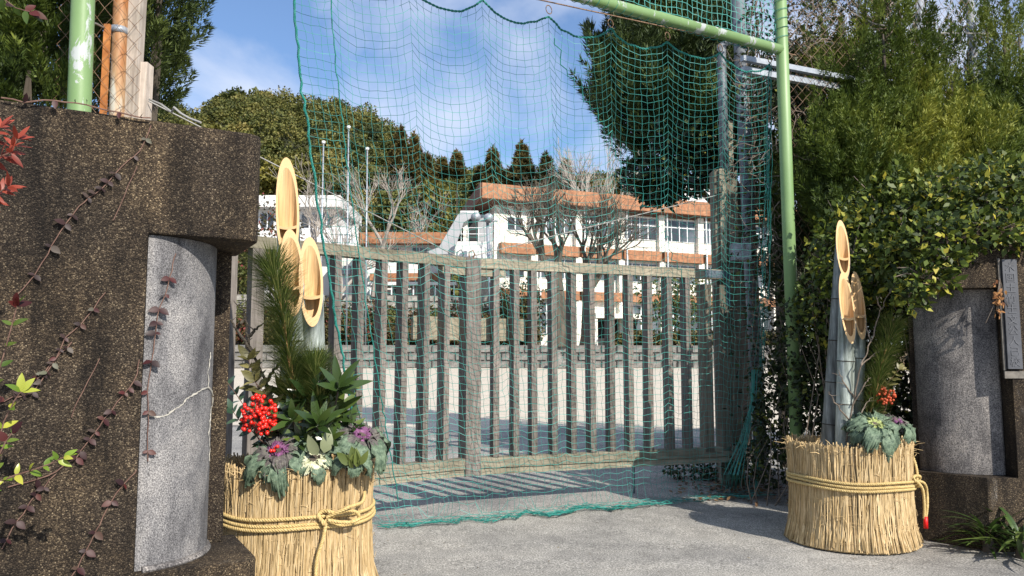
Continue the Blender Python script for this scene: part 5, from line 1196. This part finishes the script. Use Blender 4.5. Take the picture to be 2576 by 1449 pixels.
# potting bed in both planters
M['bamboo_out'] = pmat('weathered_bamboo_skin', [(.32, (.10,.115,.10)), (.48, (.27,.31,.285)), (.68, (.47,.52,.50))], 9, .5, .1, .002, (3,3,.35), fine=30)
M['bamboo_dark'] = pmat('dark_bamboo_skin', [(.32, (.05,.055,.055)), (.5, (.14,.155,.15)), (.7, (.27,.29,.285))], 9, .55, .1, .002, (3,3,.3), fine=30)
M['bamboo_in'] = pmat('fresh_cut_bamboo', [(.3, (.50,.295,.125)), (.7, (.68,.46,.235))], 16, .55, .15, .001, (3,3,.08), spec=.3, fine=24)
M['bamboo_rim'] = flat('bamboo_cut_rim', (.61,.395,.19), .55, var=.05, scale=60)
def bamboo(label, top, bot, base, Rr, face, node_f=.36, group='cut bamboo poles', skin='bamboo_out'):
    """top/bot: pixel+depth of upper and lower tips of the slanting cut; base: foot of the pole"""
    T, Bm = at(*top), at(*bot); base = Vector(base); axis = ((T+Bm)/2-base); axis.normalize()
    th = thing('bamboo_pole', label, 'bamboo', base, group)
    f = Vector((math.sin(face), -math.cos(face), 0)); f = (f-axis*f.dot(axis)).normalized(); g = axis.cross(f)
    cen = (T+Bm)/2; Lm = (cen-base).dot(axis); h = (T-Bm).dot(axis); k = h/(2*Rr); ri = Rr*.80
    N = 48; ang = [2*math.pi*i/N for i in range(N)]
    P = lambda r, a, z: base+f*math.cos(a)*r+g*math.sin(a)*r+axis*z
    zc = lambda r, a: Lm-k*r*math.cos(a)
    zn = Lm-h/2+h*node_f
    # skin, with raised node rings
    mb = MB(); zs = [0]; nodes_z = [zn-.31*j for j in range(8) if zn-.31*j > .06]
    rows = [(0, Rr)]
    for q in sorted(nodes_z): rows += [(q-.018, Rr*1.0), (q-.004, Rr*1.045), (q+.004, Rr*1.02), (q+.02, Rr)]
    rows += [(Lm+h, Rr)]; V = []; prev = None
    for z, r in rows:
        V += [P(min(r, 9), a, min(z, zc(Rr, a))) for a in ang]
    n_ = len(rows); mb.add(V, [(j*N+i, j*N+(i+1)%N, (j+1)*N+(i+1)%N, (j+1)*N+i) for j in range(n_-1) for i in range(N)]); mb.build('culm', M[skin], th, True)
    for q in nodes_z[1:]: MB().tube([P(Rr*1.03, a, q-.008) for a in ang]+[P(Rr*1.03, 0, q-.008)], .0036, 4).build('node_line', M['node_dark'], th)
    mb = MB(); V = [P(Rr, a, zc(Rr, a)+.0006) for a in ang]+[P(ri, a, zc(ri, a)+.0006) for a in ang]
    mb.add(V, [(i, (i+1)%N, N+(i+1)%N, N+i) for i in range(N)]); mb.build('cut_rim', M['bamboo_rim'], th)
    mb = MB()
    V = [P(ri, a, max(zc(ri, a), zn)) for a in ang]+[P(ri, a, (zc(ri,a)+zn)/2 if zc(ri,a) > zn else zn) for a in ang]+[P(ri, a, zn) for a in ang]
    mb.add(V, [(j*N+i, j*N+(i+1)%N, (j+1)*N+(i+1)%N, (j+1)*N+i) for j in range(2) for i in range(N)])
    zb_ = Lm-h/2-.10; zl = zn-.014
    V = [P(ri*.985, a, min(zc(ri, a), zl)) for a in ang]+[P(ri*.985, a, zb_) for a in ang]
    mb.add(V, [(i, (i+1)%N, N+(i+1)%N, N+i) for i in range(N)]+[tuple(N+i for i in range(N))])
    mb.build('hollow', M['bamboo_in'], th, True)
    cmax = (Lm-zn)/k; disc = [(ri*math.cos(a), ri*math.sin(a)) for a in np.linspace(0, 2*math.pi, 96, endpoint=False)]
    pts = [(min(x, cmax), y) for x, y in disc]; mb = MB()
    up = [base+f*x+g*y+axis*(zn-.012*(1-(x*x+y*y)/(ri*ri))+.004) for x, y in pts]; lo = [base+f*x+g*y+axis*(zn-.014-.010*(1-(x*x+y*y)/(ri*ri))) for x, y in pts]; n2 = len(pts)
    mid_u = base+f*(-.2*ri)+axis*(zn-.009); mid_l = mid_u-axis*.014
    mb.add(up+lo+[mid_u, mid_l], [(i, (i+1)%n2, 2*n2) for i in range(n2)]+[(n2+(i+1)%n2, n2+i, 2*n2+1) for i in range(n2)]+[(n2+i, n2+(i+1)%n2, (i+1)%n2, i) for i in range(n2)])
    mb.build('node_wall', M['bamboo_rim'], th)
    return th
zf = gz(4.66)+HL_*.6
bamboo('tallest slant-cut bamboo pole rising beside the dark pebble wall', (713,397,4.80), (734,668,4.68), (at(752,1100,4.78).x, 4.80, zf), .068, R(13))
bamboo('slant-cut bamboo pole half hidden behind the long pine branch', (716,578,4.64), (752,795,4.52), (at(765,1100,4.62).x, 4.64, zf), .066, R(15), .34)
bamboo('slant-cut bamboo pole standing next to the net, free of pine', (768,597,4.66), (797,822,4.54), (at(800,1100,4.64).x, 4.68, zf), .068, R(15), .34)
zf = gz(5.88)+HR_*.6
bamboo('tallest slant-cut bamboo pole in front of the leafy shrub, dark skinned', (2110,553,5.98), (2131,702,5.90), (at(2076,1100,5.97).x, 5.98, zf), .056, R(14), skin='bamboo_dark')
bamboo('middle slant-cut bamboo pole with whitish skin, in front of its neighbours', (2116,683,5.84), (2147,865,5.76), (at(2116,1100,5.84).x, 5.84, zf), .060, R(14), .36)
bamboo('slant-cut bamboo pole next to the pine branch before the ivy', (2146,683,5.92), (2174,855,5.85), (at(2147,1100,5.92).x, 5.94, zf), .055, R(14), .36)
# pine branches
M['needle'] = leafmat('pine_needles', [(0, (.035,.065,.014)), (.5, (.085,.13,.028)), (.85, (.17,.21,.055)), (1, (.36,.33,.12))], .45, .25)
M['pinebark'] = pmat('scaly_pine_bark', [(.3, (.16,.075,.03)), (.5, (.34,.19,.075)), (.72, (.52,.36,.17))], 40, .85, .6, .006)
def pine(label, pts, Y, nl, n, tipbuds, seed, r=.012, spread=1.05):
    W = [at(x, y, Y+dy) for x, y, dy in pts]; th = thing('pine_branch', label, 'pine branch', W[0], 'pine branches in the planters'); P = []
    for a, b in zip(W, W[1:]):
        for i in range(14): P.append(a.lerp(b, i/14)+Vector((random.gauss(0,.001),)*3))
    P.append(W[-1]); MB().tube(P, [r*(1-.45*i/len(P))*random.uniform(.85,1.15) for i in range(len(P))], 7).build('stem', M['pinebark'], th)
    rs = np.random.default_rng(seed); Pa = np.array([tuple(p) for p in P]); m = len(Pa); k0 = int(m*.16)
    i = rs.integers(k0, m-1, n); t = unit(Pa[np.minimum(i+1, m-1)]-Pa[i]); fr_ = rs.random((n,1)); b = Pa[i]*(1-fr_)+Pa[np.minimum(i+1,m-1)]*fr_
    rd = unit(np.cross(t, unit(rs.normal(size=(n,3))))); D = unit(t*(1.0-.35*rs.random((n,1)))+rd*spread*(.5+1.2*rs.random((n,1)))+np.array([0,0,-.05])); L = nl*(.75+.4*rs.random(n))
    link('needles', fast_mesh('needles', leaf_verts(b, D, rd, L, .0030, 4, .5).reshape(-1,3), 4), M['needle'], th)
    e = (W[-1]-W[-2]).normalized(); mb = MB()
    for (dx, dz, ln) in tipbuds:
        d = (e+Vector((dx, random.uniform(-.2,.2), dz))).normalized(); p = W[-1]-e*.01; mb.tube([p, p+d*ln*.4, p+d*ln*.8, p+d*ln], [.006,.011,.009,.002], 7)
    if tipbuds: mb.build('bud', flat('pink_brown_buds', (.42,.24,.17), .7, var=.25, scale=120), th, True)
    return th
pine('long pine branch with pinkish buds leaning before the tall cut bamboo', [(775,1150,0),(742,1000,-.05),(728,900,-.08),(712,800,-.08),(698,720,-.06),(684,668,-.04)], 4.46, .20, 3900, [(0,.2,.10),(.25,.1,.085),(-.18,0,.07),(.4,-.1,.06)], 81)
pine('short pine branch at the foot of the bamboo behind the strap-like leaves', [(815,1130,0),(808,1040,-.02),(798,970,-.03),(788,915,0)], 4.44, .17, 2000, [], 82, .008)
pine('pine side shoot low behind the leathery leaves', [(745,1040,0),(775,960,0),(800,905,.02)], 4.52, .15, 1100, [], 84, .006)
pine('pine branch leaning over the ornamental cabbages beside the gate pillar', [(2168,1110,0),(2200,1000,-.05),(2222,900,-.06),(2245,815,-.05)], 5.82, .175, 2600, [(0,.1,.05)], 83, .009)
# bare twigs
def twig(label, base, tips, Y, r, seed, mat, name='bare_twig'):
    rs = random.Random(seed); b0 = at(*base, Y); th = thing(name, label, 'twig', b0); mb = MB()
    for path in tips:
        W = [at(x, y, Y+rs.uniform(-.05,.05)) for x, y in path]; P = []
        for a, b in zip(W, W[1:]):
            for i in range(5): P.append(a.lerp(b, i/5)+Vector((rs.gauss(0,.004), rs.gauss(0,.004), rs.gauss(0,.003))))
        P.append(W[-1]); n = len(P); mb.tube(P, [r*(1-.7*i/n) for i in range(n)], 6)
        for i in range(4, n-1, 4):
            d = Vector((rs.gauss(0,1), rs.gauss(0,.5), rs.uniform(.1,1))).normalized(); mb.tube([P[i], P[i]+d*rs.uniform(.02,.06)], [r*.35, r*.12], 4)
    mb.build('branch', mat, th); return th
twig('dark gnarled bare twig between the pebble wall and the pine branch', (700,1060), [[(700,1060),(668,960),(640,900),(622,850),(618,790),(600,765)],[(640,900),(610,850),(585,815),(575,795)],[(622,850),(640,830),(660,815)],[(668,960),(690,930),(715,905),(735,880)],[(618,800),(605,815),(592,830)]], 4.5, .011, 1, M['bark_dark'])
twig('thin bare grey twig leaning between the bamboo and the pine by the pillar', (2145,1100), [[(2130,1110),(2145,1020),(2165,920),(2190,860),(2215,780),(2240,730),(2252,712)],[(2165,920),(2200,890),(2225,880)],[(2145,1020),(2180,960),(2190,950)],[(2190,860),(2178,820),(2176,790)],[(2150,1000),(2120,960),(2110,930)],[(2140,1060),(2100,1010),(2085,985)],[(2215,780),(2205,745)],[(2145,1080),(2175,1020),(2195,1000)]], 5.72, .006, 2, M['drytwig'])
# ornamental cabbages
def kale(label, c, Rk, tilt, cin, cmid, cout, seed, nout=9, group='ornamental cabbages'):
    rs = random.Random(seed); c = Vector(c); th = thing('ornamental_cabbage', label, 'cabbage', c, group); up = Vector((tilt[0], tilt[1], 1)).normalized(); u = up.orthogonal().normalized(); w = up.cross(u)
    def leaf(a, r0, ln, wd, el, mat, ruffle, nm):
        nt_, ns = 8, 23; V = []; rd = u*math.cos(a)+w*math.sin(a); sd = up.cross(rd); ph_ = rs.uniform(0, 6)
        for i in range(nt_+1):
            t = i/nt_; e = el-1.1*t*t*.8; 
            for j in range(ns):
                s = -1+2*j/(ns-1); ww = wd*min(1.0, .3+1.5*t)*(1-.22*t**5)
                edge = max(abs(s)**2.2, t**4); z = ruffle*edge*math.sin(s*19+t*13+ph_)*1.0+ .18*ww*s*s
                tt = t-(.18*(abs(s)**2) if t > .5 else 0)*t
                ed_ = 1 if (abs(s) > .85 or i == nt_) else 0; jt = ed_*rs.uniform(-.2,.22)
                V.append(c+rd*(r0+ln*(tt+jt*.5)*math.cos(e))+up*(ln*tt*math.sin(e)+z+jt*ww*.4)+sd*(s*ww*(1+jt))+rd*ruffle*edge*.5*math.cos(s*23+t*9+ph_))
        mb = MB(); mb.add(V, [(i*ns+j, i*ns+j+1, (i+1)*ns+j+1, (i+1)*ns+j) for i in range(nt_) for j in range(ns-1)]); mb.build(nm, mat, th, True)
    for k in range(nout): leaf(2*math.pi*k/nout+rs.uniform(-.2,.2), Rk*.18, Rk*rs.uniform(.75,1.15), Rk*rs.uniform(.24,.33), rs.uniform(.1,.55), cout, Rk*.085, 'outer_leaf')
    for k in range(8): leaf(2*math.pi*k/8+.3, Rk*.1, Rk*rs.uniform(.6,.75), Rk*.24, rs.uniform(.4,.75), cmid, Rk*.075, 'middle_leaf')
    for k in range(7): leaf(2*math.pi*k/7, Rk*.03, Rk*rs.uniform(.32,.42), Rk*.17, rs.uniform(.7,1.15), cin, Rk*.07, 'inner_leaf')
    MB().tube([c-up*.09, c+up*.02], [.015,.025], 8).build('stem', M['bark'], th)
def kmat(name, a, b): return pmat(name, [(.35, a), (.65, b)], 38, .6, .5, .006, spec=.25, fine=150)
K_green = kmat('blue_green_kale', (.055,.09,.06), (.18,.245,.165)); K_pale = kmat('cream_kale', (.42,.44,.27), (.66,.66,.50)); K_pur = kmat('purple_kale', (.10,.03,.09), (.26,.11,.23))
K_purg = kmat('purple_green_kale', (.07,.06,.065), (.16,.15,.13)); K_lime = kmat('lime_kale', (.20,.27,.07), (.42,.46,.2))
def kp_(x, y, Y): return at(x, y, Y)
kale('purple ornamental cabbage drooping over the planter rim below the red berries', kp_(700,1140,4.30), .18, (-.1,-.75), K_pur, K_purg, K_green, 1)
kale('white ornamental cabbage at the planter rim between two purple ones', kp_(790,1158,4.30), .115, (.1,-.8), K_pale, K_pale, K_green, 2, 6)
kale('purple ornamental cabbage at the rim corner next to the net', kp_(908,1100,4.46), .19, (.45,-.45), K_pur, K_purg, K_green, 3)
kale('blue-green ornamental cabbage at the rim beside the folded leaf', kp_(885,1150,4.34), .12, (.4,-.7), K_green, K_green, K_green, 4, 6)
kale('lime-centred ornamental cabbage spilling over the rim near the pillar', kp_(2200,1072,5.58), .20, (.15,-.6), K_lime, K_green, K_green, 5, 11)
kale('purple ornamental cabbage behind the lime-centred one', kp_(2252,1062,5.66), .14, (.35,-.4), K_pur, K_purg, K_green, 6)
# nandina berries
M['berry'] = flat('red_berries', (.68,.02,.012), .28, spec=.55, var=.25, scale=40)
M['berry2'] = flat('orange_red_berries', (.45,.07,.025), .4, var=.3, scale=40)
ico = bpy.data.meshes.new('berry'); bm = bmesh.new(); bmesh.ops.create_icosphere(bm, subdivisions=2, radius=1); bm.to_mesh(ico); bm.free(); ico.polygons.foreach_set('use_smooth', np.ones(len(ico.polygons), bool))
def berries(label, c, rx, rz, n, rb, mat, seed, lm, stem_to):
    rs = random.Random(seed); c = Vector(c); th = thing('berry_spray', label, 'berries', c, 'nandina berry sprays'); me = ico.copy(); me.materials.append(mat); st = MB(); cnt = 0
    for i in range(n):
        for _ in range(20):
            d = Vector((rs.gauss(0,1), rs.gauss(0,1), rs.gauss(0,1))).normalized()*(rs.random()**.4); p = c+Vector((d.x*rx, d.y*rx*.7, d.z*rz))
            break
        o = link('berry', me, None, th); o.location = p; o.scale = (rb*rs.uniform(.8,1.1),)*3
        if i % 3 == 0: st.tube([c+Vector((0,0,-rz*.9)), (c+p)/2+Vector((0,0,-.005)), p], .0016, 3)
    st.tube([Vector(stem_to), c+Vector((0,0,-rz))], .004, 5); st.build('stems', M['vine'], th)
    return th
berries('dense bunch of bright red berries above the planter beside the pebble wall', at(651,1048,4.28), .105, .115, 118, .0115, M['berry'], 1, None, at(720,1150,4.5))
berries('small loose cluster of red berries below the dense bunch', at(688,1125,4.26), .025, .025, 4, .010, M['berry'], 2, None, at(715,1150,4.45))
berries('dull orange-red berry cluster in front of the gate pillar', at(2228,995,5.74), .075, .085, 60, .011, M['berry2'], 3, None, at(2190,1100,5.8))
berries('small shaded berry cluster beside the dull orange-red one', at(2196,985,5.84), .035, .035, 18, .010, M['berry2'], 4, None, at(2180,1100,5.85))
# leafy greens in the left planter
LM_leather = leafset('leathery_leaf', .27, leafobj('leathery_leaf_green', [(0,(.02,.04,.012)),(.6,(.045,.08,.02)),(1,(.10,.14,.03))], .22, .12, .6), curl=.18, n=6)
LM_olive = leafset('olive_leaf', .42, leafobj('olive_bronze_leaf', [(0,(.09,.085,.03)),(.6,(.16,.15,.055)),(1,(.26,.23,.09))], .4, .2, .4), curl=.2)
LM_teal = leafset('teal_leaf', .5, leafobj('blue_green_leaf', [(0,(.02,.05,.03)),(1,(.06,.11,.07))], .3, .12, .5), curl=.2)
def rosette(label, c, n, sz, me, seed, up=(0,0,1), stem=None):
    rs = random.Random(seed); c = Vector(c); th = thing('leafy_sprig', label, 'plant', c, None); up = Vector(up).normalized(); u = up.orthogonal().normalized(); w = up.cross(u)
    for k in range(n):
        a = k*2.4+rs.uniform(-.2,.2); e = .25+1.0*k/n; d = (u*math.cos(a)+w*math.sin(a))*math.cos(e)+up*math.sin(e); place_leaf(me, th, c+up*.03*k/n, d, up*.7-d*.3+Vector((rs.gauss(0,.3),-.55,0)), sz*rs.uniform(.75,1.2))
    MB().tube([Vector(stem), c], [.006,.005], 6).build('stem', M['bark'], th)
rosette('rosette of long leathery leaves next to the net above the planter', at(850,985,4.36), 15, .165, LM_leather, 1, (.25,-.35,1), at(820,1150,4.6))
rosette('rosette of dark leathery leaves in the middle of the planter', at(775,1010,4.40), 14, .16, LM_leather, 2, (-.2,-.5,1), at(790,1150,4.6))
rosette('rosette of leathery leaves low in the planter behind the white cabbage', at(800,1075,4.34), 13, .15, LM_leather, 3, (.1,-.7,1), at(800,1150,4.6))
rosette('drooping leathery leaves between the berries and the middle rosette', at(738,1060,4.36), 12, .13, LM_leather, 4, (-.3,-.8,.8), at(760,1150,4.6))
rosette('leathery leaves at the back of the planter close to the net edge', at(845,1050,4.5), 12, .15, LM_leather, 5, (.4,-.3,1), at(830,1150,4.6))
for i, (x, y, Y, u_) in enumerate(((700,1100,4.5,(-.4,-.6,.8)),(760,1120,4.42,(0,-.8,.8)),(830,1115,4.42,(.2,-.8,.9)),(870,1090,4.5,(.6,-.4,.9)),(820,1010,4.5,(0,-.4,1)),(725,1010,4.55,(-.2,-.4,1)))):
    rosette(['leathery greenery filling the rim behind the purple cabbage under the berries','leathery greenery low in the middle of the planter','leathery greenery low behind the folded leaf bundle','leathery greenery at the rim corner by the net','upright leathery greenery before the short pine branch','upright leathery greenery between the berries and the long pine branch'][i], at(x, y, Y), 13, .15, LM_leather, 60+i, u_, at(790,1170,4.6))
sprig('leafy_sprig', 'olive-bronze leafy sprig rising above the berries by the wall', 'plant', [(700,1150),(670,1050),(650,980),(635,935),(625,905)], 4.46, [LM_olive], .105, .03, 41, whorl=3)
sprig('leafy_sprig', 'olive leafy sprig spreading over the berries towards the pine', 'plant', [(710,1150),(690,1040),(665,985),(640,960)], 4.42, [LM_olive], .095, .03, 44, whorl=3)
sprig('leafy_sprig', 'blue-green leafy sprig peeping out beside the pebble wall', 'plant', [(690,1150),(640,1060),(600,1000),(570,960),(556,940)], 4.44, [LM_teal], .075, .045, 42, whorl=2)
sprig('leafy_sprig', 'blue-green sprig half hidden between the berries and the wall', 'plant', [(690,1150),(640,1090),(600,1055),(582,1030)], 4.38, [LM_teal], .065, .04, 45, whorl=3)
sprig('leafy_sprig', 'thin olive sprig in front of the pillar beside the pine', 'plant', [(2195,1100),(2215,1010),(2235,960),(2262,930)], 5.78, [LM_olive], .07, .035, 43, whorl=3)
# folded green leaf bundle and pale leaves at the rim
LM_fold = leafset('folded_leaf', .5, leafobj('folded_leaf_green', [(0,(.08,.11,.025)),(1,(.16,.19,.05))], .4, .2), curl=.3)
th = thing('folded_leaf_bundle', 'bundle of folded green leaves on the rim below the purple cabbage', 'plant', at(890,1150,4.24)); rs = random.Random(5)
for k in range(11): 
    a = rs.uniform(-1.4,1.4); place_leaf(LM_fold, th, at(890+rs.uniform(-14,14),1172+rs.uniform(-6,6),4.26), (math.sin(a)*.55, -.15, 1.0*math.cos(a)+.3), (rs.gauss(0,.5)+math.sin(a)*.6,-1,.2), rs.uniform(.07,.10))
MB().tube([at(890,1180,4.32), at(890,1165,4.26)], .008, 6).build('stem', M['bark'], th)
LM_pale = leafset('pale_leaf', .55, leafobj('pale_grey_green_leaf', [(0,(.18,.21,.11)),(1,(.28,.30,.18))], .45, .2), curl=.35)
th = thing('pale_leaf_pair', 'pair of broad pale leaves standing behind the white cabbage', 'plant', at(790,1130,4.3))
place_leaf(LM_pale, th, at(800,1145,4.26), (-.5,-.3,.8), (-.4,-1,.3), .115); place_leaf(LM_pale, th, at(815,1140,4.3), (.3,-.1,1), (.6,-1,.1), .13)
MB().tube([at(805,1170,4.32), at(803,1145,4.28)], .006, 6).build('stem', M['bark'], th)
